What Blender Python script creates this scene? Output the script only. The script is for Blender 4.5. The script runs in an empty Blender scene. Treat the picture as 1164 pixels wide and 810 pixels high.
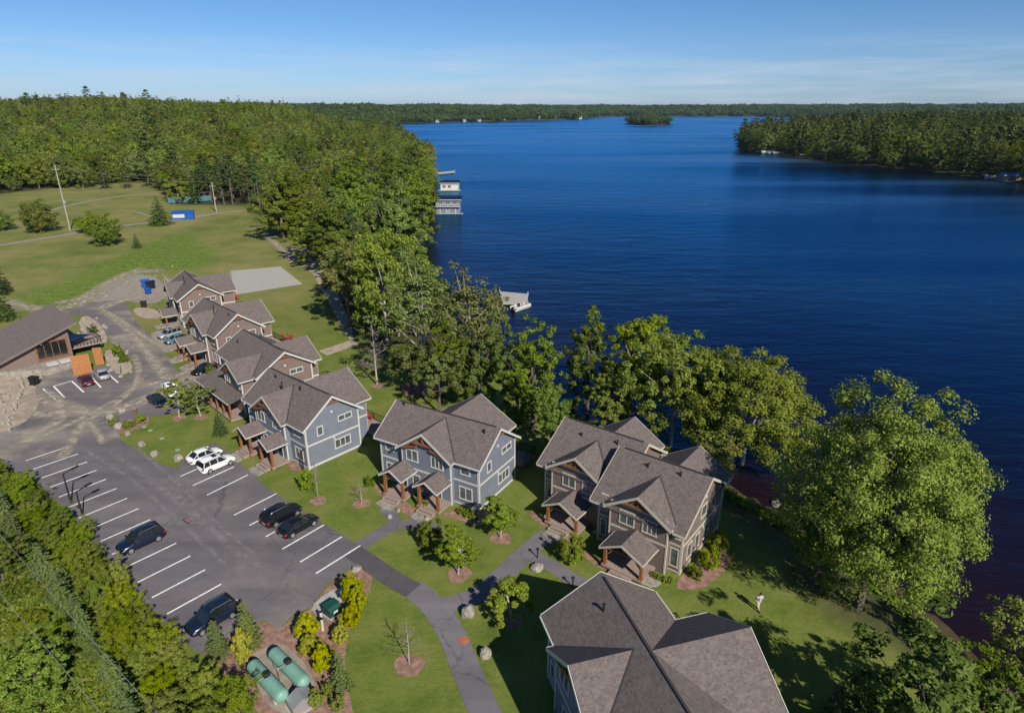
import bpy, math, random
import numpy as np
from mathutils import Vector, Matrix
R=math.radians; rnd=random.Random(7); nr=np.random.RandomState(11)
sc=bpy.context.scene; COL=sc.collection
# ---------------------------------------------------------------- camera survey
F=740.0; PIT=math.atan(283/F); CP,SP=math.cos(PIT),math.sin(PIT); H=38.0; ZW=-3.0
def P(x,y,z=0.0):
    d=F*SP+(y-405)*CP; fw=F*CP-(y-405)*SP; t=(H-z)/d
    return ((x-582)*t,fw*t)
def height_at(X,Y,ty):
    d=F*SP+(ty-405)*CP; fw=F*CP-(ty-405)*SP
    return H-Y*d/fw
def mpp(X,Y,z=0):   # metres per photo pixel at a point
    return (Y*CP+(H-z)*SP)/F
cam=bpy.data.cameras.new('camera'); co=bpy.data.objects.new('camera',cam); COL.objects.link(co); sc.camera=co
co.location=(0,0,H); co.rotation_euler=(R(90)-PIT,0,0); cam.sensor_width=36; cam.lens=F*36/1164; cam.clip_start=.5; cam.clip_end=30000
# ---------------------------------------------------------------- helpers
def tag(o,label=None,cat=None,group=None,kind=None):
    if label: o['label']=label
    if cat: o['category']=cat
    if group: o['group']=group
    if kind: o['kind']=kind
    return o
def empty(name,loc=(0,0,0),rz=0,label=None,cat=None,group=None):
    o=bpy.data.objects.new(name,None); COL.objects.link(o); o.location=loc; o.rotation_euler=(0,0,rz); o.empty_display_size=.3
    return tag(o,label,cat,group)
class MB:
    def __init__(s): s.v=[]; s.f=[]; s.n=0
    def add(s,v,f):
        s.v+= [tuple(a) for a in v]; s.f+=[tuple(i+s.n for i in q) for q in f]; s.n+=len(v); return s
    def box(s,x0,x1,y0,y1,z0,z1):
        return s.add([(x0,y0,z0),(x1,y0,z0),(x1,y1,z0),(x0,y1,z0),(x0,y0,z1),(x1,y0,z1),(x1,y1,z1),(x0,y1,z1)],
            [(3,2,1,0),(4,5,6,7),(0,1,5,4),(1,2,6,5),(2,3,7,6),(3,0,4,7)])
    def prism(s,pts,vec):
        n=len(pts); a=[Vector(p) for p in pts]; b=[p+Vector(vec) for p in a]
        return s.add(a+b,[tuple(range(n))[::-1],tuple(range(n,2*n))]+[(i,(i+1)%n,(i+1)%n+n,i+n) for i in range(n)])
    def slab(s,pts,t):
        return s.prism(pts,(0,0,-t))
    def beam(s,p0,p1,w,h,up=(0,0,1)):
        p0=Vector(p0);p1=Vector(p1); d=(p1-p0).normalized(); u=Vector(up)
        sd=d.cross(u)
        if sd.length<1e-4: sd=d.cross(Vector((1,0,0)))
        sd.normalize(); u=sd.cross(d).normalized()
        q=[p0-sd*w/2-u*h/2,p0+sd*w/2-u*h/2,p0+sd*w/2+u*h/2,p0-sd*w/2+u*h/2]
        return s.prism(q,p1-p0)
    def tube(s,pts,rs,n=6,cap=True):
        rings=[]; pts=[Vector(p) for p in pts]; base=s.n; vs=[];fs=[]
        for i,p in enumerate(pts):
            d=(pts[min(i+1,len(pts)-1)]-pts[max(i-1,0)]).normalized()
            a=d.cross(Vector((0,0,1))) if abs(d.z)<.95 else d.cross(Vector((1,0,0)))
            a.normalize(); b=d.cross(a)
            for k in range(n):
                t=2*math.pi*k/n; vs.append(p+(a*math.cos(t)+b*math.sin(t))*rs[i])
        for i in range(len(pts)-1):
            for k in range(n):
                k2=(k+1)%n; fs.append((i*n+k,i*n+k2,(i+1)*n+k2,(i+1)*n+k))
        if cap: fs.append(tuple(range(n))[::-1]); fs.append(tuple((len(pts)-1)*n+k for k in range(n)))
        return s.add(vs,fs)
    def lathe(s,prof,c=(0,0,0),n=16,axis='z'):
        vs=[];fs=[]
        for r,h in prof:
            for k in range(n):
                t=2*math.pi*k/n; a,b=r*math.cos(t),r*math.sin(t)
                v={'z':(a,b,h),'x':(h,a,b),'y':(a,h,b)}[axis]; vs.append((v[0]+c[0],v[1]+c[1],v[2]+c[2]))
        m=len(prof)
        for i in range(m-1):
            for k in range(n):
                k2=(k+1)%n; fs.append((i*n+k,i*n+k2,(i+1)*n+k2,(i+1)*n+k))
        fs.append(tuple(range(n))[::-1]); fs.append(tuple((m-1)*n+k for k in range(n)))
        return s.add(vs,fs)
    def build(s,name,m,parent=None,smooth=False,recalc=True):
        me=bpy.data.meshes.new(name); me.from_pydata(s.v,[],s.f); me.materials.append(m)
        if recalc:
            import bmesh
            b=bmesh.new(); b.from_mesh(me); bmesh.ops.recalc_face_normals(b,faces=b.faces); b.to_mesh(me); b.free()
        if smooth: me.polygons.foreach_set('use_smooth',[True]*len(me.polygons))
        o=bpy.data.objects.new(name,me); COL.objects.link(o); o.parent=parent; return o
def copy_tree(o,parent=None):
    c=o.copy(); COL.objects.link(c); c.parent=parent
    for ch in list(o.children): copy_tree(ch,c)
    return c
# ---------------------------------------------------------------- materials
def mat(name,rgb,rough=.8,metal=0,var=0,vscale=3,bump=0,bscale=20,spec=.3,var2=None,objrand=0,coord='Object'):
    m=bpy.data.materials.new(name); m.use_nodes=True; n=m.node_tree.nodes; l=m.node_tree.links
    b=n['Principled BSDF']; b.inputs['Base Color'].default_value=(*rgb,1); b.inputs['Roughness'].default_value=rough
    b.inputs['Metallic'].default_value=metal; b.inputs['Specular IOR Level'].default_value=spec
    tc=n.new('ShaderNodeTexCoord')
    if var or var2:
        t=n.new('ShaderNodeTexNoise'); t.inputs['Scale'].default_value=vscale; t.inputs['Detail'].default_value=6; t.inputs['Roughness'].default_value=.65
        l.new(tc.outputs[coord],t.inputs['Vector'])
        r=n.new('ShaderNodeMapRange'); r.inputs[1].default_value=.3; r.inputs[2].default_value=.7
        l.new(t.outputs[0],r.inputs[0])
        mx=n.new('ShaderNodeMix'); mx.data_type='RGBA'; l.new(r.outputs[0],mx.inputs[0])
        lo=tuple(c*(1-var) for c in rgb); hi=var2 if var2 else tuple(min(1,c*(1+var)) for c in rgb)
        mx.inputs[6].default_value=(*lo,1); mx.inputs[7].default_value=(*hi,1)
        l.new(mx.outputs[2],b.inputs['Base Color'])
    if bump:
        t2=n.new('ShaderNodeTexNoise'); t2.inputs['Scale'].default_value=bscale; t2.inputs['Detail'].default_value=4
        l.new(tc.outputs[coord],t2.inputs['Vector'])
        bp=n.new('ShaderNodeBump'); bp.inputs['Strength'].default_value=bump; bp.inputs['Distance'].default_value=.05
        l.new(t2.outputs[0],bp.inputs['Height']); l.new(bp.outputs[0],b.inputs['Normal'])
    return m
def N(m): return m.node_tree.nodes,m.node_tree.links
def siding(name,rgb):
    m=mat(name,rgb,.65,var=.1,vscale=1.3,spec=.25); n,l=N(m); b=n['Principled BSDF']
    tc=n.new('ShaderNodeTexCoord'); w=n.new('ShaderNodeTexWave'); w.bands_direction='Z'; w.wave_profile='SAW'; w.inputs['Scale'].default_value=.314/.17
    l.new(tc.outputs['Object'],w.inputs['Vector'])
    bp=n.new('ShaderNodeBump'); bp.inputs['Strength'].default_value=.5; bp.inputs['Distance'].default_value=.03; l.new(w.outputs[1],bp.inputs['Height']); l.new(bp.outputs[0],b.inputs['Normal'])
    return m
def shingle(name,rgb):
    m=mat(name,rgb,.95,spec=.1); n,l=N(m); b=n['Principled BSDF']; tc=n.new('ShaderNodeTexCoord')
    # individual tabs: voronoi cells stretched along the course, plus weathering blotches
    mp=n.new('ShaderNodeMapping'); mp.inputs['Scale'].default_value=(5,5,12); l.new(tc.outputs['Object'],mp.inputs['Vector'])
    v=n.new('ShaderNodeTexVoronoi'); v.inputs['Scale'].default_value=1; l.new(mp.outputs[0],v.inputs['Vector'])
    sp=n.new('ShaderNodeSeparateColor'); l.new(v.outputs['Color'],sp.inputs[0])
    t=n.new('ShaderNodeTexNoise'); t.inputs['Scale'].default_value=2.2; t.inputs['Detail'].default_value=8; t.inputs['Roughness'].default_value=.75; l.new(tc.outputs['Object'],t.inputs['Vector'])
    t3=n.new('ShaderNodeTexNoise'); t3.inputs['Scale'].default_value=9; t3.inputs['Detail'].default_value=4; l.new(tc.outputs['Object'],t3.inputs['Vector'])
    a=n.new('ShaderNodeMath'); a.operation='MULTIPLY_ADD'; l.new(sp.outputs[0],a.inputs[0]); a.inputs[1].default_value=.45; l.new(t.outputs[0],a.inputs[2])
    a2=n.new('ShaderNodeMath'); a2.operation='MULTIPLY_ADD'; l.new(t3.outputs[0],a2.inputs[0]); a2.inputs[1].default_value=.5; l.new(a.outputs[0],a2.inputs[2])
    cr=n.new('ShaderNodeValToRGB'); e=cr.color_ramp.elements; e[0].position=.6; e[1].position=1.25 if False else 1.0
    e[0].color=(*[c*.72 for c in rgb],1); e[1].color=(rgb[0]*1.32,rgb[1]*1.25,rgb[2]*1.2,1)
    mr=n.new('ShaderNodeMapRange'); mr.inputs[1].default_value=.35; mr.inputs[2].default_value=1.35; mr.inputs[3].default_value=.45; mr.inputs[4].default_value=1.1; l.new(a2.outputs[0],mr.inputs[0])
    l.new(mr.outputs[0],cr.inputs[0]); l.new(cr.outputs[0],b.inputs['Base Color'])
    bp=n.new('ShaderNodeBump'); bp.inputs['Strength'].default_value=.4; bp.inputs['Distance'].default_value=.03; l.new(a2.outputs[0],bp.inputs['Height']); l.new(bp.outputs[0],b.inputs['Normal'])
    return m
def leafmat(name,c1,c2,c3,trans=.25,vr=(.6,1.4),hr=(.472,.515)):
    m=bpy.data.materials.new(name); m.use_nodes=True; n,l=N(m); n.remove(n['Principled BSDF']); out=[x for x in n if x.type=='OUTPUT_MATERIAL'][0]
    g=n.new('ShaderNodeNewGeometry'); oi=n.new('ShaderNodeObjectInfo')
    cr=n.new('ShaderNodeValToRGB'); e=cr.color_ramp.elements; e[0].position=0; e[0].color=(*c1,1); e[1].position=1; e[1].color=(*c3,1); k=cr.color_ramp.elements.new(.55); k.color=(*c2,1)
    l.new(g.outputs['Random Per Island'],cr.inputs[0])
    hs=n.new('ShaderNodeHueSaturation'); l.new(cr.outputs[0],hs.inputs['Color'])
    def rng(mul,lo,hi):
        a=n.new('ShaderNodeMath'); a.operation='MULTIPLY'; l.new(oi.outputs['Random'],a.inputs[0]); a.inputs[1].default_value=mul
        f=n.new('ShaderNodeMath'); f.operation='FRACT'; l.new(a.outputs[0],f.inputs[0])
        r=n.new('ShaderNodeMapRange'); l.new(f.outputs[0],r.inputs[0]); r.inputs[3].default_value=lo; r.inputs[4].default_value=hi; return r
    l.new(rng(1,*hr).outputs[0],hs.inputs['Hue']); l.new(rng(17.3,.92,1.15).outputs[0],hs.inputs['Saturation']); l.new(rng(53.7,*vr).outputs[0],hs.inputs['Value'])
    d=n.new('ShaderNodeBsdfDiffuse'); t=n.new('ShaderNodeBsdfTranslucent'); l.new(hs.outputs[0],d.inputs[0]); l.new(hs.outputs[0],t.inputs[0])
    x=n.new('ShaderNodeMixShader'); x.inputs[0].default_value=trans; l.new(d.outputs[0],x.inputs[1]); l.new(t.outputs[0],x.inputs[2]); l.new(x.outputs[0],out.inputs[0])
    return m
M=dict(
 asphalt=mat('old_asphalt',(.13,.118,.118),.92,var=.28,vscale=.35,bump=.3,bscale=40,coord='Generated',spec=.15),
 white=mat('white_trim',(.45,.44,.42),.6,var=.06),
 cream=mat('cream_trim',(.42,.39,.33),.6,var=.06),
 paint=mat('road_paint',(.72,.72,.70),.8,var=.2,vscale=2.5),
 blue=siding('blue_grey_siding',(.15,.168,.205)),
 brown=siding('brown_siding',(.165,.128,.115)),
 tanbrown=siding('tan_brown_siding',(.17,.125,.11)),
 roof=shingle('shingles',(.112,.097,.095)),
 rcap=mat('ridge_vent',(.035,.033,.034),.9),
 cedar=mat('cedar_timber',(.21,.085,.035),.6,var=.35,vscale=5),
 deck=mat('deck_boards',(.26,.2,.17),.8,var=.25,vscale=5),
 stone=mat('stone',(.25,.225,.195),.9,var=.4,vscale=1.5,bump=.8,bscale=3),
 concrete=mat('concrete',(.33,.32,.29),.9,var=.15,vscale=1.2,bump=.2),
 glass=mat('window_glass',(.07,.085,.09),.08,spec=.9,var=.6,vscale=.9),
 pipe=mat('vent_pipe',(.015,.015,.015),.6),
 black=mat('black_paint',(.006,.007,.009),.22,spec=.6),
 dblue=mat('dark_blue_paint',(.006,.012,.03),.22,spec=.6),
 maroon=mat('maroon_paint',(.07,.008,.015),.25,spec=.6),
 carwhite=mat('white_car_paint',(.72,.72,.72),.25,spec=.6),
 silver=mat('silver_paint',(.38,.40,.42),.28,metal=.4,spec=.6),
 teal=mat('teal_blue_paint',(.08,.16,.22),.25,spec=.6),
 cglass=mat('car_glass',(.012,.016,.018),.05,spec=.9),
 tyre=mat('tyre_rubber',(.012,.012,.012),.85),
 rim=mat('alloy_rim',(.45,.46,.47),.3,metal=.7),
 red=mat('tail_lamp',(.35,.01,.01),.3),
 lamp=mat('head_lamp',(.6,.62,.62),.15,spec=.8),
 tank=mat('green_tank_paint',(.15,.29,.23),.5,var=.18,vscale=1,spec=.4),
 dgreen=mat('dark_green_box',(.01,.055,.04),.4,spec=.5),
 orange=mat('orange_cedar_boards',(.34,.14,.05),.65,var=.25,vscale=4),
 bark=mat('bark',(.12,.095,.075),.9,var=.4,vscale=4,bump=.6,bscale=9),
 palebark=mat('pale_bark',(.34,.31,.27),.9,var=.3,vscale=4,bump=.4,bscale=9),
 mulch=mat('mulch',(.235,.14,.105),.95,var=.5,vscale=1.8,bump=.9,bscale=9),
 sand=mat('sandy_gravel',(.32,.26,.20),.95,var=.3,vscale=.8,bump=.6,bscale=8),
 dirt=mat('pale_dirt',(.25,.215,.18),.95,var=.3,vscale=1.,bump=.4,bscale=8),
 metal=mat('grey_metal',(.35,.35,.35),.45,metal=.5),
 bluebin=mat('blue_plastic',(.01,.08,.32),.4),
 redp=mat('red_plastic',(.32,.03,.03),.45),
 skin=mat('skin',(.45,.25,.17),.6), shirt=mat('pale_shirt',(.36,.37,.42),.8), jeans=mat('light_trousers',(.36,.34,.3),.85), hair=mat('brown_hair',(.03,.018,.01),.7),
 lroof=shingle('lodge_shingles',(.125,.108,.108)),
)
# ---------------------------------------------------------------- world & sun
SUN_AZ=R(150); SUN_EL=R(36)
w=bpy.data.worlds.new('World'); sc.world=w; w.use_nodes=True; n=w.node_tree.nodes; l=w.node_tree.links
bg=n['Background']; sky=n.new('ShaderNodeTexSky'); sky.sky_type='NISHITA'; sky.sun_disc=False; sky.sun_elevation=SUN_EL; sky.sun_rotation=SUN_AZ
sky.altitude=300; sky.air_density=1.0; sky.dust_density=.35; sky.ozone_density=2.6
tc=n.new('ShaderNodeTexCoord'); mp=n.new('ShaderNodeMapping'); mp.inputs['Scale'].default_value=(3,3,38); l.new(tc.outputs['Generated'],mp.inputs[0])
cn=n.new('ShaderNodeTexNoise'); cn.inputs['Scale'].default_value=1.6; cn.inputs['Detail'].default_value=7; cn.inputs['Roughness'].default_value=.6; l.new(mp.outputs[0],cn.inputs[0])
cr=n.new('ShaderNodeMapRange'); cr.inputs[1].default_value=.42; cr.inputs[2].default_value=.75; cr.inputs[4].default_value=.8; l.new(cn.outputs[0],cr.inputs[0])
sx=n.new('ShaderNodeSeparateXYZ'); l.new(tc.outputs['Generated'],sx.inputs[0])
el=n.new('ShaderNodeMapRange'); el.inputs[1].default_value=.03; el.inputs[2].default_value=.09; el.inputs[3].default_value=1; el.inputs[4].default_value=0; l.new(sx.outputs[2],el.inputs[0])
mu=n.new('ShaderNodeMath'); mu.operation='MULTIPLY'; l.new(cr.outputs[0],mu.inputs[0]); l.new(el.outputs[0],mu.inputs[1])
mx=n.new('ShaderNodeMix'); mx.data_type='RGBA'; l.new(mu.outputs[0],mx.inputs[0]); l.new(sky.outputs[0],mx.inputs[6]); mx.inputs[7].default_value=(7.6,8.6,10.4,1)
tr=n.new('ShaderNodeValToRGB'); te=tr.color_ramp.elements; te[0].position=0; te[0].color=(.72,.96,1.5,1); te[1].position=.5; te[1].color=(.62,.86,1.05,1); tk=te.new(.12); tk.color=(.56,.85,1.27,1)
l.new(sx.outputs[2],tr.inputs[0]); mt=n.new('ShaderNodeMix'); mt.data_type='RGBA'; mt.blend_type='MULTIPLY'; mt.inputs[0].default_value=1; l.new(sky.outputs[0],mt.inputs[6]); l.new(tr.outputs[0],mt.inputs[7]); l.new(mt.outputs[2],mx.inputs[6])
l.new(mx.outputs[2],bg.inputs[0]); bg.inputs[1].default_value=.06
sl=bpy.data.lights.new('sun','SUN'); so=bpy.data.objects.new('sun',sl); COL.objects.link(so); sl.energy=5.0; sl.angle=R(.53); sl.color=(1,.93,.82)
so.rotation_euler=Vector((-math.sin(SUN_AZ)*math.cos(SUN_EL),-math.cos(SUN_AZ)*math.cos(SUN_EL),-math.sin(SUN_EL))).to_track_quat('-Z','Y').to_euler()
sc.view_settings.view_transform='Standard'; sc.view_settings.look='None'; sc.view_settings.gamma=1; sc.view_settings.exposure=.36
# ---------------------------------------------------------------- terrain
SH=[(1900,1300),(1500,1100),(1300,925),(1200,833),(1120,762),(1065,708),(1000,657),(930,612),(870,577),(800,540),(720,505),(650,470),(590,440),(540,400),(505,360),(478,330),(466,305),(478,275),(490,247),(491,222),(488,203),(500,195),(492,190),(480,180),(466,168),(452,158),(440,152),(446,146),(449,141),(480,139.5),(520,138.5),(600,137),(655,135.8),(668,134.2),(690,132.6),(760,132.2),(850,132.4),(885,133.2),(1000,136),(1300,140),(1300,146),(1000,150),(900,155),(850,160),(838,165),(842,169),(870,174),(915,181),(1000,190),(1060,195),(1110,202),(1164,209),(1260,225),(1500,262),(2100,340)]
SHW=np.array([P(x,y,ZW) for x,y in SH])
ISL=np.array([P(x,y,ZW) for x,y in [(713,139.8),(722,141.4),(740,141.9),(757,141.3),(761,139.8),(750,138.4),(725,138.3)]])
def sdist(X,Y,poly):
    X=np.asarray(X,float);Y=np.asarray(Y,float); d=np.full(X.shape,1e18); ins=np.zeros(X.shape,bool); n=len(poly)
    for i in range(n):
        ax,ay=poly[i]; bx,by=poly[(i+1)%n]; ex,ey=bx-ax,by-ay
        t=np.clip(((X-ax)*ex+(Y-ay)*ey)/(ex*ex+ey*ey),0,1); d=np.minimum(d,(X-ax-t*ex)**2+(Y-ay-t*ey)**2)
        c=((ay>Y)!=(by>Y)); 
        with np.errstate(divide='ignore',invalid='ignore'): xi=(bx-ax)*(Y-ay)/(by-ay if by!=ay else 1e-9)+ax
        ins^= c&(X<xi)
    d=np.sqrt(d); return np.where(ins,-d,d)      # negative inside polygon
def smooth(a,b,x): t=np.clip((x-a)/(b-a),0,1); return t*t*(3-2*t)
def land(X,Y):   # >0 on land: metres from the water
    return np.maximum(sdist(X,Y,SHW),-sdist(X,Y,ISL))
def height(X,Y):
    X=np.asarray(X,float);Y=np.asarray(Y,float); s=land(X,Y); far=np.hypot(X,Y)
    z=ZW+3*smooth(0,14,s)-2.5*smooth(0,12,-s)+.35*smooth(0,1.2,s)*(1-smooth(5,14,s))
    a=-X/np.maximum(Y,1)
    wob=np.sin(X/170+1)*np.cos(Y/230)*5+np.sin(X/71+Y/93)*3.5+np.sin(X/37-Y/51)*2
    hl=(25+wob)*smooth(330,820,Y)*smooth(.10,.36,a)*smooth(25,180,s)
    hr=(5+wob*.5)*smooth(15,140,s)*smooth(350,480,Y)*(X>60)*smooth(.15,.5,-a)
    hf=(24+wob)*smooth(1300,2300,Y)*smooth(20,700,s)
    rim=14*smooth(4500,6500,far)
    return z+np.maximum(np.maximum(hl,hr),hf)+rim*(s>0)
def h1(x,y): return float(height(np.array([x]),np.array([y]))[0])
def G(px,py):   # photo pixel on the ground -> world point
    z=0.
    for _ in range(6):
        X,Y=P(px,py,z); z=z*.3+.7*h1(X,Y)
    return X,Y,z
def axis(segs):
    out=[]
    for a,b,s in segs: out+=list(np.arange(a,b,s))
    return np.array(out+[segs[-1][1]])
gx=axis([(-9000,-2500,400),(-2500,-900,80),(-900,-250,14),(-250,-70,5),(-70,70,1.6),(70,250,5),(250,900,14),(900,2500,80),(2500,9000,400)])
gy=axis([(-300,10,30),(10,130,1.6),(130,330,4),(330,900,12),(900,3600,45),(3600,12000,300)])
GX,GY=np.meshgrid(gx,gy); GZ=height(GX,GY); GS=land(GX,GY)
def gridmesh(name,X,Y,Z,m):
    ny,nx=X.shape; v=np.stack([X,Y,Z],-1).reshape(-1,3); i=np.arange((ny-1)*nx).reshape(ny-1,nx)[:,:-1].ravel()
    f=np.stack([i,i+1,i+nx+1,i+nx],-1)
    me=bpy.data.meshes.new(name); me.vertices.add(len(v)); me.vertices.foreach_set('co',v.ravel()); me.loops.add(f.size); me.loops.foreach_set('vertex_index',f.ravel())
    me.polygons.add(len(f)); me.polygons.foreach_set('loop_start',np.arange(0,f.size,4)); me.polygons.foreach_set('loop_total',np.full(len(f),4)); me.update(calc_edges=True)
    me.polygons.foreach_set('use_smooth',[True]*len(f)); me.materials.append(m)
    o=bpy.data.objects.new(name,me); COL.objects.link(o); return o
def setattr_f(o,nm,a):
    at=o.data.attributes.new(nm,'FLOAT','POINT'); at.data.foreach_set('value',np.asarray(a,float).ravel())
FOREST=np.array([P(x,y) for x,y in [(-400,245),(-100,228),(0,221),(60,214),(120,210),(160,207),(185,216),(200,233),(285,234),(300,255),(322,268),(352,276),(368,300),(376,330),(392,362),(420,392),(440,420)]]+[P(x,y,ZW) for x,y in [(540,400),(505,360),(478,330),(466,305),(478,275),(490,247),(491,222),(488,203),(492,190),(466,168),(440,152),(446,146)]]+[(-600,4000),(-6000,4000),(-3000,400)])
BRUSH=np.array([P(x,y) for x,y in [(-900,640),(-300,540),(0,529),(40,548),(90,603),(135,655),(190,720),(235,790),(290,860),(400,1100),(-900,1100)]])
WOODS=np.array([P(x,y) for x,y in [(640,485),(720,520),(800,560),(860,600),(900,640),(940,700),(1010,720),(1090,760),(1200,840),(1500,1100),(1900,1300),(1500,700),(900,560),(700,480)]])
fo=-sdist(GX,GY,FOREST); fo=smooth(-3,4,fo); fo=np.maximum(fo,np.where(GX>60,smooth(300,360,GY),smooth(420,520,GY))*(GS>-3)); br=smooth(-1.5,1.5,-sdist(GX,GY,BRUSH)); wo=smooth(-2.5,2.5,-sdist(GX,GY,WOODS))
fieldm=smooth(95,125,GY)*smooth(-20,-60,GX)
BANK=np.array([P(x,y) for x,y in [(30,335),(80,316),(120,298),(150,283),(205,264),(245,285),(235,305),(195,308),(150,314),(118,332),(80,352),(30,356),(10,345)]])
bankm=smooth(-3,3,-sdist(GX,GY,BANK))
def ground_mat():
    m=bpy.data.materials.new('grass_ground'); m.use_nodes=True; n,l=N(m); b=n['Principled BSDF']; b.inputs['Roughness'].default_value=.95; b.inputs['Specular IOR Level'].default_value=.1
    tc=n.new('ShaderNodeTexCoord')
    def noise(s,d=5,r=.6):
        t=n.new('ShaderNodeTexNoise'); t.inputs['Scale'].default_value=s; t.inputs['Detail'].default_value=d; t.inputs['Roughness'].default_value=r; l.new(tc.outputs['Object'],t.inputs[0]); return t
    def ramp(src,*st):
        r=n.new('ShaderNodeValToRGB'); e=r.color_ramp.elements; e[0].position=st[0][0]; e[0].color=(*st[0][1],1); e[1].position=st[-1][0]; e[1].color=(*st[-1][1],1)
        for p,c in st[1:-1]: r.color_ramp.elements.new(p).color=(*c,1)
        l.new(src,r.inputs[0]); return r
    def mix(f,a,b_):
        x=n.new('ShaderNodeMix'); x.data_type='RGBA'; l.new(f,x.inputs[0]); l.new(a,x.inputs[6]); l.new(b_,x.inputs[7]); return x.outputs[2]
    def attr(nm):
        a=n.new('ShaderNodeAttribute'); a.attribute_name=nm; return a.outputs['Fac']
    n1=noise(.22,9,.78); lawn=ramp(n1.outputs[0],(.3,(.06,.098,.017)),(.44,(.105,.140,.026)),(.55,(.138,.162,.036)),(.66,(.175,.172,.055)),(.78,(.22,.185,.08)))
    n2=noise(.045,10,.78); field=ramp(n2.outputs[0],(.32,(.07,.105,.024)),(.43,(.125,.145,.038)),(.52,(.175,.172,.056)),(.62,(.22,.195,.078)),(.76,(.30,.245,.13)))
    n3=noise(.8,6,.7); litter=ramp(n3.outputs[0],(.3,(.025,.035,.012)),(.7,(.075,.065,.035)))
    n4=noise(.3,8,.75); brush=ramp(n4.outputs[0],(.3,(.08,.11,.02)),(.5,(.16,.18,.035)),(.66,(.30,.26,.15)))
    n5=noise(.25,6,.65); bed=ramp(n5.outputs[0],(.3,(.03,.018,.014)),(.7,(.09,.05,.035)))
    c=mix(attr('field'),lawn.outputs[0],field.outputs[0]); n6=noise(.55,9,.8); bank=ramp(n6.outputs[0],(.3,(.05,.10,.016)),(.48,(.095,.155,.026)),(.58,(.15,.18,.045)),(.68,(.30,.27,.19)))
    c=mix(attr('bank'),c,bank.outputs[0]); c=mix(attr('brush'),c,brush.outputs[0]); c=mix(attr('woods'),c,litter.outputs[0]); c=mix(attr('bed'),c,bed.outputs[0])
    fine=noise(4,4,.7); fr=n.new('ShaderNodeMapRange'); fr.inputs[3].default_value=.72; fr.inputs[4].default_value=1.28; l.new(fine.outputs[0],fr.inputs[0])
    mm=n.new('ShaderNodeMix'); mm.data_type='RGBA'; mm.blend_type='MULTIPLY'; mm.inputs[0].default_value=1; l.new(c,mm.inputs[6]); l.new(fr.outputs[0],mm.inputs[7]); l.new(mm.outputs[2],b.inputs['Base Color'])
    bp=n.new('ShaderNodeBump'); bp.inputs['Strength'].default_value=.7; bp.inputs['Distance'].default_value=.12; bn=noise(2.2,6,.7); l.new(bn.outputs[0],bp.inputs['Height']); l.new(bp.outputs[0],b.inputs['Normal'])
    return m
ground=gridmesh('ground',GX,GY,GZ,ground_mat()); tag(ground,kind='structure')
setattr_f(ground,'field',fieldm); setattr_f(ground,'bank',bankm); setattr_f(ground,'brush',br); setattr_f(ground,'woods',np.maximum(fo,wo*.85)); setattr_f(ground,'bed',smooth(1.0,-.6,GS))
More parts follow.
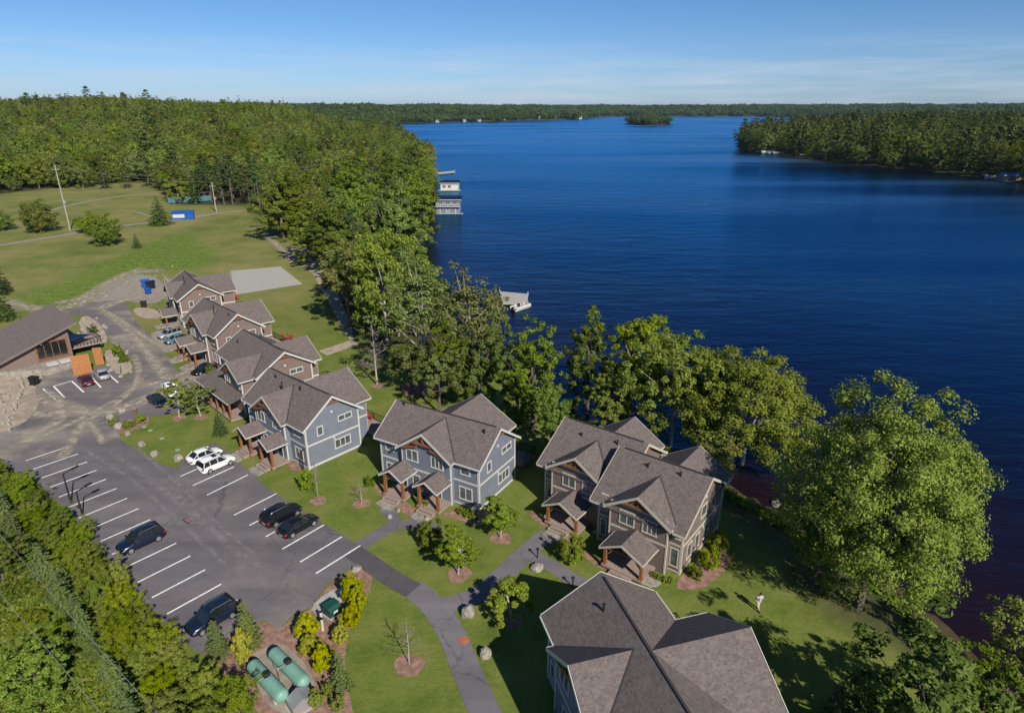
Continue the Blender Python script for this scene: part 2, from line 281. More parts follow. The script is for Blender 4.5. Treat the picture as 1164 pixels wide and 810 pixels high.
# ---------------------------------------------------------------- water
def water_mat():
    m=bpy.data.materials.new('lake_water'); m.use_nodes=True; n,l=N(m); b=n['Principled BSDF']
    b.inputs['IOR'].default_value=1.33; b.inputs['Roughness'].default_value=.13; b.inputs['Specular IOR Level'].default_value=.27; b.inputs['Specular Tint'].default_value=(.42,.78,1,1)
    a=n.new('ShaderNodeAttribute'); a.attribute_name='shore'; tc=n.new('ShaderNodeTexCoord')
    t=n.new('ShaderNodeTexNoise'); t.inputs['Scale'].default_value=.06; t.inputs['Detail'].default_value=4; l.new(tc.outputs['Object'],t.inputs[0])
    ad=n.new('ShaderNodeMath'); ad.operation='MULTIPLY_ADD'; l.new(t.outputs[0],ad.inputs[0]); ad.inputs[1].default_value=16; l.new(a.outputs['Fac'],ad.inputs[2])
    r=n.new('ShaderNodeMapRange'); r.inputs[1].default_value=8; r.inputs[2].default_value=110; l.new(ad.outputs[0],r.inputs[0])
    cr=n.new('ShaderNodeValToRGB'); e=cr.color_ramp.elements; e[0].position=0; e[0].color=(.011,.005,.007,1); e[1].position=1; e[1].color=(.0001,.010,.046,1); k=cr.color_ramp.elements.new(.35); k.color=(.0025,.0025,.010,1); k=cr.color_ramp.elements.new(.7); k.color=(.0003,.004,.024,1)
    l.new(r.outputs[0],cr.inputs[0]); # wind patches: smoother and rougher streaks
    mp=n.new('ShaderNodeMapping'); mp.inputs['Scale'].default_value=(.0025,.012,.01); mp.inputs['Rotation'].default_value=(0,0,R(8)); l.new(tc.outputs['Object'],mp.inputs[0])
    w1=n.new('ShaderNodeTexNoise'); w1.inputs['Scale'].default_value=1; w1.inputs['Detail'].default_value=6; l.new(mp.outputs[0],w1.inputs[0])
    rr=n.new('ShaderNodeMapRange'); rr.inputs[1].default_value=.35; rr.inputs[2].default_value=.65; rr.inputs[3].default_value=.07; rr.inputs[4].default_value=.30; l.new(w1.outputs[0],rr.inputs[0])
    mp3=n.new('ShaderNodeMapping'); mp3.inputs['Scale'].default_value=(.09,.22,.2); mp3.inputs['Rotation'].default_value=(0,0,R(-12)); l.new(tc.outputs['Object'],mp3.inputs[0])
    w3=n.new('ShaderNodeTexNoise'); w3.inputs['Scale'].default_value=1; w3.inputs['Detail'].default_value=3; l.new(mp3.outputs[0],w3.inputs[0])
    bp0=n.new('ShaderNodeBump'); bp0.inputs['Strength'].default_value=1; bp0.inputs['Distance'].default_value=.32; l.new(w3.outputs[0],bp0.inputs['Height'])
    mp2=n.new('ShaderNodeMapping'); mp2.inputs['Scale'].default_value=(.55,1.1,1); mp2.inputs['Rotation'].default_value=(0,0,R(15)); l.new(tc.outputs['Object'],mp2.inputs[0])
    w2=n.new('ShaderNodeTexNoise'); w2.inputs['Scale'].default_value=1; w2.inputs['Detail'].default_value=5; w2.inputs['Roughness'].default_value=.6; l.new(mp2.outputs[0],w2.inputs[0])
    bp=n.new('ShaderNodeBump'); bp.inputs['Strength'].default_value=1; bp.inputs['Distance'].default_value=.13; l.new(w2.outputs[0],bp.inputs['Height']); l.new(bp0.outputs[0],bp.inputs['Normal']); out=[x for x in n if x.type=='OUTPUT_MATERIAL'][0]
    df=n.new('ShaderNodeBsdfDiffuse'); l.new(cr.outputs[0],df.inputs[0]); gl=n.new('ShaderNodeBsdfGlossy'); gm=n.new('ShaderNodeValToRGB'); ge=gm.color_ramp.elements; ge[0].position=.38; ge[0].color=(.10,.46,.86,1); ge[1].position=.66; ge[1].color=(.34,.72,1,1); l.new(w1.outputs[0],gm.inputs[0]); l.new(gm.outputs[0],gl.inputs['Color']); l.new(rr.outputs[0],gl.inputs['Roughness']); l.new(bp.outputs[0],gl.inputs['Normal'])
    fr=n.new('ShaderNodeFresnel'); fr.inputs[0].default_value=1.33; l.new(bp.outputs[0],fr.inputs['Normal']); mxs=n.new('ShaderNodeMixShader'); l.new(fr.outputs[0],mxs.inputs[0]); l.new(df.outputs[0],mxs.inputs[1]); l.new(gl.outputs[0],mxs.inputs[2]); l.new(mxs.outputs[0],out.inputs[0]); n.remove(b)
    return m
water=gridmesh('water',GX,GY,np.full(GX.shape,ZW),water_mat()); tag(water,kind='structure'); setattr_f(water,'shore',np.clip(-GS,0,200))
# ---------------------------------------------------------------- flat sheets
def tri_sheet(name,pts,z,m,kind='structure',smoothn=0):
    for _ in range(smoothn):
        q=[]
        for i in range(len(pts)):
            a=pts[i];b=pts[(i+1)%len(pts)]; q+= [(a[0]*.75+b[0]*.25,a[1]*.75+b[1]*.25),(a[0]*.25+b[0]*.75,a[1]*.25+b[1]*.75)]
        pts=q
    import bmesh
    b=bmesh.new(); f=b.faces.new([b.verts.new((x,y,z)) for x,y in pts]); bmesh.ops.triangulate(b,faces=[f]); bmesh.ops.recalc_face_normals(b,faces=b.faces)
    if sum(f.normal.z for f in b.faces)<0: bmesh.ops.reverse_faces(b,faces=b.faces)
    me=bpy.data.meshes.new(name); b.to_mesh(me); b.free(); me.materials.append(m); o=bpy.data.objects.new(name,me); COL.objects.link(o)
    if kind: tag(o,kind=kind)
    return o
def psheet(name,px,z,m,sm=0): return tri_sheet(name,[P(x,y) for x,y in px],z,m,'structure',sm)
def ribbon(name,px,wd,z,m,drape=False):
    pts=[Vector(P(x,y)) for x,y in px]
    if len(pts)>2:   # smooth the centre line
        for _ in range(2):
            q=[pts[0]]
            for a,b in zip(pts,pts[1:]): q+=[a*.75+b*.25,a*.25+b*.75]
            pts=q+[pts[-1]]
    vs=[];fs=[]
    for i,p in enumerate(pts):
        d=(pts[min(i+1,len(pts)-1)]-pts[max(i-1,0)]).normalized(); nn=Vector((-d.y,d.x)); ww=wd(i/(len(pts)-1)) if callable(wd) else wd
        for s in (1,-1):
            q=p+nn*ww/2*s; vs.append((q.x,q.y,(h1(q.x,q.y) if drape else 0)+z))
    for i in range(len(pts)-1): fs.append((2*i+1,2*i+3,2*i+2,2*i))
    o=MB().add(vs,fs).build(name,m,recalc=False); return tag(o,kind='structure')
def asphalt_mat(name,rgb,dust):
    m=mat(name,rgb,.93,spec=.12); n,l=N(m); b=n['Principled BSDF']; tc=n.new('ShaderNodeTexCoord')
    def noise(s,d=6,r=.65):
        t=n.new('ShaderNodeTexNoise'); t.inputs['Scale'].default_value=s; t.inputs['Detail'].default_value=d; t.inputs['Roughness'].default_value=r; l.new(tc.outputs['Object'],t.inputs[0]); return t
    a=noise(.09,7,.7); r=n.new('ShaderNodeMapRange'); r.inputs[1].default_value=.48; r.inputs[2].default_value=.66; r.inputs[4].default_value=dust; l.new(a.outputs[0],r.inputs[0])
    f=noise(1.1,7,.8); fr=n.new('ShaderNodeMapRange'); fr.inputs[3].default_value=.74; fr.inputs[4].default_value=1.26; l.new(f.outputs[0],fr.inputs[0])
    x=n.new('ShaderNodeMix'); x.data_type='RGBA'; l.new(r.outputs[0],x.inputs[0]); x.inputs[6].default_value=(*rgb,1); x.inputs[7].default_value=(.27,.23,.19,1)
    mm=n.new('ShaderNodeMix'); mm.data_type='RGBA'; mm.blend_type='MULTIPLY'; mm.inputs[0].default_value=1; l.new(x.outputs[2],mm.inputs[6]); l.new(fr.outputs[0],mm.inputs[7]); l.new(mm.outputs[2],b.inputs['Base Color'])
    bp=n.new('ShaderNodeBump'); bp.inputs['Strength'].default_value=.3; bp.inputs['Distance'].default_value=.03; bn=noise(14,3); l.new(bn.outputs[0],bp.inputs['Height']); l.new(bp.outputs[0],b.inputs['Normal'])
    # cracks: thin dark seams; tyre-polished lighter lanes along the lot
    wn=noise(.5,4,.6); wv=n.new('ShaderNodeVectorMath'); wv.operation='MULTIPLY_ADD'; l.new(wn.outputs['Color'],wv.inputs[0]); wv.inputs[1].default_value=(2.5,2.5,0); l.new(tc.outputs['Object'],wv.inputs[2])
    vo=n.new('ShaderNodeTexVoronoi'); vo.feature='DISTANCE_TO_EDGE'; vo.inputs['Scale'].default_value=.11; l.new(wv.outputs[0],vo.inputs['Vector'])
    ck=n.new('ShaderNodeMapRange'); ck.inputs[1].default_value=.0; ck.inputs[2].default_value=.006; ck.inputs[3].default_value=.62; ck.inputs[4].default_value=1; l.new(vo.outputs['Distance'],ck.inputs[0])
    m3=n.new('ShaderNodeMix'); m3.data_type='RGBA'; m3.blend_type='MULTIPLY'; m3.inputs[0].default_value=1; l.new(mm.outputs[2],m3.inputs[6]); l.new(ck.outputs[0],m3.inputs[7])
    mpp_=n.new('ShaderNodeMapping'); mpp_.inputs['Rotation'].default_value=(0,0,R(52)); mpp_.inputs['Scale'].default_value=(.03,.45,1); l.new(tc.outputs['Object'],mpp_.inputs[0])
    ln=n.new('ShaderNodeTexNoise'); ln.inputs['Scale'].default_value=1; ln.inputs['Detail'].default_value=5; l.new(mpp_.outputs[0],ln.inputs[0]); lr=n.new('ShaderNodeMapRange'); lr.inputs[1].default_value=.35; lr.inputs[2].default_value=.7; lr.inputs[3].default_value=.86; lr.inputs[4].default_value=1.2; l.new(ln.outputs[0],lr.inputs[0])
    m4=n.new('ShaderNodeMix'); m4.data_type='RGBA'; m4.blend_type='MULTIPLY'; m4.inputs[0].default_value=1; l.new(m3.outputs[2],m4.inputs[6]); l.new(lr.outputs[0],m4.inputs[7]); l.new(m4.outputs[2],b.inputs['Base Color'])
    return m
M['lot']=asphalt_mat('lot_asphalt',(.122,.112,.122),.35); M['road']=asphalt_mat('road_asphalt',(.135,.122,.126),1.0); M['path']=asphalt_mat('path_asphalt',(.14,.13,.145),.1); M['newpath']=asphalt_mat('fresh_asphalt',(.08,.073,.08),0)
psheet('verge',[(-120,640),(-120,440),(30,410),(60,440),(46,470),(20,492),(-60,520)],.012,M['sand'],1)
psheet('road',[(-120,600),(-120,508),(-20,499),(24,484),(46,462),(38,445),(52,440),(93,427),(115,413),(130,421),(138,430),(150,425),(153,417),(147,405),(128,392),(121,380),(112,366),(98,358),(74,358),(60,352),(74,350),(106,344),(141,340),(149,357),(158,370),(173,382),(186,399),(194,413),(206,427),(250,414),(264,424),(262,436),(215,441),(207,446),(212,468),(170,474),(127,479),(128,486),(140,499),(120,520),(20,540)],.024,M['road'],1)
psheet('parking_lot',[(0,521),(22,527),(91,512.5),(134,497.5),(160,515.5),(188,529.5),(204,532),(206,524),(244,502),(268,521),(293,546),(315,562),(370,596),(408,619.5),(425,632),(404,641),(372,664),(355,689),(333,699),(316,716),(302,704),(270,716),(228,742),(200,728),(145,668),(98,610),(45,555)],.034,M['lot'])
psheet('road_apron',[(40,446),(42,432),(60,424),(84,418),(96,428),(62,442)],.022,M['road'])
psheet('gravel_turnaround',[(104,346),(112,334),(132,317),(160,311),(182,316),(192,336),(176,346),(150,343),(141,341)],.018,M['dirt'],1)
psheet('gravel_bay',[(150,352),(158,349),(180,352),(184,362),(160,362)],.016,M['sand'],1)
psheet('car_bay',[(168,380),(184,374),(212,380),(215,392),(190,402),(180,398)],.020,M['dirt'],1)
psheet('sand_patch',[(88,362),(104,357),(117,372),(124,388),(112,392),(96,384)],.02,M['sand'],1)
psheet('sand_island',[(118,400),(128,396),(145,407),(152,418),(146,424),(135,427),(122,415)],.03,M['sand'],1)
psheet('concrete_pad',[(262,308),(319,303),(344,323),(268,335)],.03,M['concrete'])
psheet('concrete_walk',[(362,399),(400,386),(410,391),(372,404)],.03,M['sand'])
psheet('beach_sand',[(318,288),(332,279),(352,282),(368,296),(378,318),(392,352),(404,385),(396,386),(380,356),(366,330),(354,308),(335,300)],.03,M['sand'],1)
psheet('mulch_bed',[(404,643),(424,650),(420,676),(402,700),(394,725),(392,760),(405,830),(330,850),(250,760),(225,735),(262,712),(302,705),(316,717),(334,700),(356,690),(373,665)],.020,M['mulch'],1)
psheet('gravel_pad',[(283,748),(300,735),(322,729),(352,760),(362,790),(330,815),(300,800)],.026,M['dirt'],1)
psheet('gravel_border',[(352,690),(373,672),(395,665),(400,678),(375,690),(362,700)],.026,M['concrete'],1)
ribbon('path',[(468,668),(492,686),(512,716),(524,745),(536,775),(556,820),(580,860)],2.1,.030,M['path'])
ribbon('fresh_path',[(400,626),(422,641),(446,658),(470,671)],1.9,.038,M['newpath'])
ribbon('branch_path',[(494,690),(540,680),(575,650),(600,625),(624,606)],1.9,.026,M['path'])
ribbon('side_path',[(602,630),(632,645),(655,662),(690,668),(712,662)],1.5,.021,M['path'])
ribbon('front_path',[(404,624),(430,607),(447,598),(470,595),(500,600)],1.5,.029,M['path'])
ribbon('porch_path',[(449,598),(446,586),(437,577)],1.3,.025,M['path'])
ribbon('porch_path',[(284,541),(300,533),(312,527)],1.7,.026,M['path'])
ribbon('porch_path',[(262,520),(276,513),(284,508)],1.6,.026,M['path'])
ribbon('farm_track',[(-60,288),(0,279),(50,271),(100,263),(140,256),(200,251),(240,243),(292,238)],2.6,.05,M['dirt'],True)
ribbon('field_track',[(20,250),(60,238),(100,229),(150,221),(185,221)],2.4,.05,M['dirt'],True)
def dust_mat(name,rgb,amt):
    m=mat(name,rgb,.95,spec=.05); n,l=N(m); b=n['Principled BSDF']; a=n.new('ShaderNodeAttribute'); a.attribute_name='edge'; tc=n.new('ShaderNodeTexCoord')
    t=n.new('ShaderNodeTexNoise'); t.inputs['Scale'].default_value=.9; t.inputs['Detail'].default_value=9; t.inputs['Roughness'].default_value=.75; l.new(tc.outputs['Object'],t.inputs[0])
    r=n.new('ShaderNodeMapRange'); r.inputs[1].default_value=.36; r.inputs[2].default_value=.66; l.new(t.outputs[0],r.inputs[0])
    x=n.new('ShaderNodeMath'); x.operation='MULTIPLY'; l.new(a.outputs['Fac'],x.inputs[0]); l.new(r.outputs[0],x.inputs[1]); y=n.new('ShaderNodeMath'); y.operation='MULTIPLY'; l.new(x.outputs[0],y.inputs[0]); y.inputs[1].default_value=amt; l.new(y.outputs[0],b.inputs['Alpha']); return m
M['dust']=dust_mat('road_dust',(.36,.31,.25),1.5); M['wear']=dust_mat('worn_asphalt',(.24,.22,.225),1.0)
def streak(px,wd,z,m):
    pts=[Vector(P(x,y)) for x,y in px]
    for _ in range(3):
        q=[pts[0]]
        for a,b in zip(pts,pts[1:]): q+=[a*.75+b*.25,a*.25+b*.75]
        pts=q+[pts[-1]]
    vs=[];fs=[];at=[]; n=len(pts)
    for i,p in enumerate(pts):
        d=(pts[min(i+1,n-1)]-pts[max(i-1,0)]).normalized(); nn=Vector((-d.y,d.x)); e=min(1,i/(n*.15),(n-1-i)/(n*.15))
        for k,s_ in enumerate((-1,-.5,0,.5,1)): q=p+nn*wd/2*s_; vs.append((q.x,q.y,z)); at.append(e*(0,.7,1,.7,0)[k])
    for i in range(n-1):
        for k in range(4): fs.append((5*i+k,5*i+5+k,5*i+6+k,5*i+1+k))
    o=MB().add(vs,fs).build('dust_streak',m,recalc=False); setattr_f(o,'edge',at); tag(o,kind='structure')
zz=.048
for px,wd in [([(112,354),(124,357),(140,369),(158,388),(172,406),(184,424),(198,436)],2.6),([(100,352),(115,351),(135,362),(165,384),(190,398)],1.6),([(30,448),(55,455),(78,466),(110,470),(150,462),(182,446),(206,440)],4.2),([(48,444),(62,452),(75,466),(60,486),(30,494)],2.2),([(110,470),(90,486),(80,505),(70,522)],1.8),([(100,478),(112,492),(118,505)],1.2),([(165,425),(150,445),(120,462),(60,492),(10,508)],1.6),([(152,402),(160,425),(150,445),(125,465)],1.4),([(10,470),(40,472),(78,468)],3.4),([(160,440),(190,432),(225,418)],1.8)]:
    streak(px,wd,zz,M['dust']); zz+=.003
for px,wd in [([(20,350),(62,352),(92,346),(108,334),(132,318),(160,308),(190,309)],5.5),([(60,346),(100,338),(126,318),(165,304)],4),([(6,342),(40,352),(70,354)],4),([(300,262),(318,284),(345,296),(366,316)],3),([(110,352),(150,338),(178,340)],4.5),([(188,316),(198,330),(184,342)],3),([(150,240),(200,253),(262,240)],2)]:
    streak(px,wd,zz,M['dust']); zz+=.003
for px,wd in [([(120,510),(165,540),(215,582),(262,622),(320,660)],1.5),([(196,560),(225,585),(240,603)],2.6),([(90,508),(150,545),(200,590),(270,655)],.9),([(150,505),(205,552),(250,600),(300,640)],.7)]:
    streak(px,wd,zz,M['wear']); zz+=.003
# ---------------------------------------------------------------- markings
mk=MB()
def line(a,b,wd=.13):
    p=Vector(P(*a));q=Vector(P(*b)); d=(q-p).normalized(); nn=Vector((-d.y,d.x))*wd/2
    mk.add([(p+nn).to_3d(),(p-nn).to_3d(),(q-nn).to_3d(),(q+nn).to_3d()],[(0,1,2,3)])
A0=Vector(P(79.5,507)); A1=Vector(P(251.5,663.9)); dl=Vector(P(190,697.7))-A1
for k in range(15):
    p=A0+(A1-A0)*k/13; q=p+dl; d=dl.normalized(); nn=Vector((-d.y,d.x))*.075
    mk.add([(p+nn).to_3d(),(p-nn).to_3d(),(q-nn).to_3d(),(q+nn).to_3d()],[(0,1,2,3)])
for a,b in [((205,541.5),(245,524)),((219.3,551.9),(266,530.6)),((235.3,562.7),(282,539.7)),((266,585.6),(314.4,561)),((283.6,597.2),(331,572)),((302,610),(349,584)),((321,624),(368.5,596.5)),((341.4,638.7),(388.7,610)),((359.3,651.7),(409.7,620))]: line(a,b,.15)
for a,b in [((61,439),(73.5,452)),((81.5,433),(95.4,446)),((61,439),(81.5,433)),((103,428),(115,440.5)),((124,426),(134.5,435)),((49,442),(63,454))]: line(a,b,.2)
mk.v=[(x,y,.044) for x,y,_ in mk.v]; mo=mk.build('parking_markings',M['paint'],recalc=False); tag(mo,kind='structure')
M['lawnlid']=mat('faded_green_plastic',(.2,.27,.19),.7)
# ---------------------------------------------------------------- houses
def faceframe(face,a,y0,L,D):
    # returns (origin, along, outward)
    return {'front':(Vector((a,y0,0)),Vector((1,0,0)),Vector((0,-1,0))),'right':(Vector((L,a,0)),Vector((0,1,0)),Vector((1,0,0))),
            'left':(Vector((0,a,0)),Vector((0,-1,0)),Vector((-1,0,0))),'back':(Vector((a,D,0)),Vector((-1,0,0)),Vector((0,1,0)))}[face]
def fbox(mb,fr,a0,a1,z0,z1,d0,d1):
    o,u,w=fr; Z=Vector((0,0,1))
    c=lambda a,z,d:o+u*a+Z*z+w*d
    v=[c(a0,z0,d0),c(a1,z0,d0),c(a1,z0,d1),c(a0,z0,d1),c(a0,z1,d0),c(a1,z1,d0),c(a1,z1,d1),c(a0,z1,d1)]
    return mb.add(v,[(3,2,1,0),(4,5,6,7),(0,1,5,4),(1,2,6,5),(2,3,7,6),(3,0,4,7)])
def add_window(root,fr,z,w,h,n,trim):
    m=MB(); b=.11
    fbox(m,fr,-w/2-b,-w/2,z-h/2,z+h/2,-.05,.06); fbox(m,fr,w/2,w/2+b,z-h/2,z+h/2,-.05,.06)
    fbox(m,fr,-w/2-b,w/2+b,z+h/2,z+h/2+b,-.05,.075); fbox(m,fr,-w/2-b-.03,w/2+b+.03,z-h/2-b,z-h/2,-.05,.085)
    for k in range(1,n): x=-w/2+w*k/n; fbox(m,fr,x-.045,x+.045,z-h/2,z+h/2,-.05,.05)
    f=m.build('window',trim,root)
    p=MB(); fbox(p,fr,-w/2,w/2,z-h/2,z+h/2,-.04,.02); p.build('pane',M['glass'],f)
def house(label,loc,yaw,L,D,he,hr,wallm,trim,cross,wing,wins,porches,ohf=.45,shed=False,deck=None,lowfront=None,vents=(),valley=True,z0=0,name='house'):
    root=empty(name,(loc[0],loc[1],z0),yaw,label,'house')
    sl=(hr-he)/(D/2); og=.45; oh=.45; T=.2
    ez=he-sl*oh; ef=he-sl*ohf; mid=D/2
    c0,cw,cs,kc=cross; cr=kc+sl*cw/2; chw=cw/2-.45; cfy=-(cs-.5); cz=kc+sl*.45
    w0,ww,wl=wing; wk=ez; slw=min(sl,(hr-.06-wk)/(ww/2)); wr=wk+slw*ww/2
    # walls
    m=MB(); dz=T+.02
    m.prism([(0,0,-.6),(0,D,-.6),(0,D,he-dz),(0,mid,hr-dz),(0,0,he-dz)],(L,0,0))
    m.prism([(c0-chw,cfy,-.6),(c0+chw,cfy,-.6),(c0+chw,cfy,cz-dz),(c0,cfy,cr-dz),(c0-chw,cfy,cz-dz)],(0,mid-cfy,0))
    whw=ww/2-.45; wz=wk+slw*.45
    m.prism([(w0-whw,mid,-.8),(w0+whw,mid,-.8),(w0+whw,mid,wz-dz),(w0,mid,wr-dz),(w0-whw,mid,wz-dz)],(0,wl-.5-mid,0))
    m.build('wall',wallm,root)
    # trim: corner boards, belly band, base skirt
    t=MB(); e=.035; cb=.16; zb=2.8
    for x0,x1 in ((0,L),):
        for x in (0,L):
            s=-1 if x==0 else 1
            t.box(min(x,x+s*e),max(x,x+s*e),-e,cb,-.1,he-.3) ; t.box(min(x-s*cb,x+s*e),max(x-s*cb,x+s*e),-e-.002,-.002,-.1,ef-.12 if ohf<.7 else he-.3)
            t.box(min(x,x+s*e),max(x,x+s*e),D-cb,D+e,-.1,he-.3)
            t.box(min(x,x+s*.03),max(x,x+s*.03),cb,D-cb,zb,zb+.2); t.box(min(x,x+s*.028),max(x,x+s*.028),cb,D-cb,.12,.36)
    for a,b in ((cb,c0-chw),(c0+chw,L-cb)):
        if b>a: t.box(a,b,-.03,0,zb,zb+.2); t.box(a,b,-.028,0,.12,.3)
    t.box(c0-chw,c0+chw,cfy-.03,cfy,zb,zb+.2)
    ztc=cz-.3 if ohf<.7 else min(cz-.3,he+sl*cfy-.28)
    for x in (c0-chw,c0+chw):
        s=-1 if x<c0 else 1
        t.box(min(x+s*e,x-s*.1),max(x+s*e,x-s*.1),cfy-e,cfy-.001,.0,ztc); t.box(min(x,x+s*e),max(x,x+s*e),cfy,min(0,cfy+.12) if cfy<-.13 else -.0,.0,ztc)
    t.box(w0-whw-.03,w0-whw,D+.01,wl-.5,zb,zb+.2); t.box(w0+whw,w0+whw+.03,D+.01,wl-.5,zb,zb+.2)
    t.box(w0-whw-e,w0-whw+.12,wl-.5,wl-.5+e,-.1,wz-.3); t.box(w0+whw-.12,w0+whw+e,wl-.5,wl-.5+e,-.1,wz-.3)
    t.build('trim_boards',trim,root)
    # roof planes
    r=MB()
    r.slab([(-og,-ohf,ef),(L+og,-ohf,ef),(L+og,mid,hr),(-og,mid,hr)],T)
    r.slab([(-og,mid+.002,hr-.001),(L+og,mid+.002,hr-.001),(L+og,D+oh,ez),(-og,D+oh,ez)],T)
    vb=min((cr-he)/sl,mid)+.05
    r.slab([(c0-cw/2,-cs,kc),(c0,-cs,cr),(c0,vb,cr),(c0-cw/2,vb,kc)],T*.9); r.slab([(c0,-cs,cr-.001),(c0+cw/2,-cs,kc),(c0+cw/2,vb,kc),(c0,vb,cr-.001)],T*.9)
    vw=D-max(0,(wr-he)/sl)-.05
    r.slab([(w0-ww/2,vw,wk),(w0,vw,wr),(w0,wl,wr),(w0-ww/2,wl,wk)],T*.9); r.slab([(w0,vw,wr-.001),(w0+ww/2,vw,wk),(w0+ww/2,wl,wk),(w0,wl,wr-.001)],T*.9)
    roof=r.build('roof',M['roof'],root)
    f=MB(); q=.035
    def rake(p0,p1,out):
        p0=Vector(p0)+Vector(out)*q;p1=Vector(p1)+Vector(out)*q; o2=Vector(out)*.045
        z=Vector((0,0,1)); f.prism([p0+z*.012,p1+z*.012,p1-z*.27,p0-z*.27],o2)
    for x,o in ((-og-q-.002,(-1,0,0)),(L+og-q+.002,(1,0,0))):
        rake((x,-ohf,ef),(x,mid,hr),o); rake((x,mid,hr),(x,D+oh,ez),o)
    rake((c0-cw/2,-cs,kc),(c0,-cs,cr),(0,-1,0)); rake((c0,-cs,cr),(c0+cw/2,-cs,kc),(0,-1,0))
    rake((w0-ww/2,wl,wk),(w0,wl,wr),(0,1,0)); rake((w0,wl,wr),(w0+ww/2,wl,wk),(0,1,0))
    for a,b in ((-og,c0-cw/2),(c0+cw/2,L+og)):
        if b>a+.1: f.box(a,b,-ohf-.1,-ohf-.004,ef-.17,ef-.02)
    for a,b in ((-og,w0-ww/2),(w0+ww/2,L+og)):
        if b>a+.1: f.box(a,b,D+oh+.004,D+oh+.1,ez-.17,ez-.02)
    for x in (c0-cw/2-.09,c0+cw/2+.003): f.box(x,x+.087,-cs,-ohf-.11 if cs>ohf+.12 else -cs+.01,kc-.17,kc-.02)
    for x in (w0-ww/2-.09,w0+ww/2+.003): f.box(x,x+.087,D+oh+.11,wl,wk-.17,wk-.02)
    f.build('fascia',trim,roof)
    c=MB(); c.beam((.1,mid,hr+.035),(L-.1,mid,hr+.035),.16,.07)
    c.build('ridge_vent',M['rcap'],roof)
    if valley:
        vmb=MB()
        for s in (-1,1):
            # line where the cross gable meets the main slope
            k=min(1,(vb-.05+ohf)/max(.01,(cr-ef)/sl)); 
            pb=Vector((c0,vb-.05,cr+.0)); off=(cr-ef)/sl
            x_e=c0+s*min(cw/2,off); z_e=cr-sl*abs(x_e-c0); pe=Vector((x_e,vb-.05-abs(x_e-c0),z_e))
            vmb.beam(pb+Vector((0,0,.025)),pe+Vector((0,0,.025)),.13,.03)
        vmb.build('valley_flashing',M['rcap'],roof)
    for (vx,vy,vh) in vents:
        zz=hr-abs(vy-mid)*sl; v=MB(); v.tube([(vx,vy,zz-.1),(vx,vy,zz+vh)],[.08,.08],8); v.tube([(vx,vy,zz+vh),(vx,vy,zz+vh+.09)],[.13,.10],8); v.build('vent_pipe',M['pipe'],roof)
    # timber truss in the gables
    def truss(cx,y,half,top,pitch,wd=.2,deep=True):
        b=MB(); k=.78 if deep else .9
        zt=top-.3; xh=half*k; zl=zt-pitch*xh
        if deep:
            b.beam((cx,y,zt),(cx,y,zt-pitch*xh*.55),wd,wd); b.beam((cx-xh*.55,y,zt-pitch*xh*.55),(cx+xh*.55,y,zt-pitch*xh*.55),wd,wd)
            b.beam((cx-xh*.98,y-.01,zl-.05),(cx,y-.01,zt-.02),wd*.9,wd); b.beam((cx,y-.02,zt-.02),(cx+xh*.98,y-.02,zl-.05),wd*.9,wd)
            for s in (-1,1): b.beam((cx+s*xh*.92,y+.015,zl-.02),(cx+s*xh*.3,y+.015,zt-pitch*xh*.75),wd*.75,wd*.8); b.beam((cx+s*xh*.95,y,zl-.0),(cx+s*xh*.95,y+.35,zl-.5),wd*.7,wd*.7)
        else:
            b.beam((cx-xh,y,zl),(cx+xh,y,zl),wd,wd); b.beam((cx,y,zt),(cx,y,zl),wd*.9,wd*.9)
        return b
    if ohf<.7: truss(c0,-cs+.16,cw/2,cr,sl).build('gable_truss',M['cedar'],root)
    else:
        g=MB(); y_=-cs+.2; z_=cr-.3-sl*1.5; g.beam((c0-1.45,y_,z_),(c0+1.45,y_,z_),.16,.18); g.beam((c0,y_,cr-.32),(c0,y_,z_),.16,.16); g.beam((c0-.9,y_+.01,z_),(c0,y_+.01,z_+.75),.13,.13); g.beam((c0+.9,y_+.012,z_),(c0,y_+.012,z_+.75),.13,.13); g.build('gable_truss',M['cedar'],root)
        g=MB(); g.box(c0-chw+.02,c0+chw-.02,cfy-.05,cfy,z_-.5,z_-.3); g.build('gable_band',trim,root)
    for x in (-og+.2,L+og-.2):
        g=MB(); g.beam((x,mid-1.0,hr-.35-sl*.75),(x,mid+1.0,hr-.35-sl*.75),.14,.16); g.beam((x,mid,hr-.3),(x,mid,hr-.35-sl*.8),.13,.13); g.build('peak_bracket',M['cedar'],root)
    for wn in wins:
        face,a,z,w,h,n=wn[:6]; y0={'front':0,'cross':cfy}.get(face,0)
        fr=faceframe('front' if face=='cross' else face,a,y0,L,D)
        if face=='back': fr=faceframe('back',a,0,L,wl-.5)
        add_window(root,fr,z,w,h,n,trim)
    for a in ([1.2,2.0] if False else []): pass
    # wall lamps
    lm=MB(); fr=faceframe('right',mid,0,L,D); fbox(lm,fr,-.14,.14,hr-2.2,hr-1.98,0,.1); lm.build('wall_vent',M['white'],root); lm=MB(); fbox(lm,fr,-.1,.1,2.5,2.72,0,.12); lm.build('wall_lamp',M['white'],root)
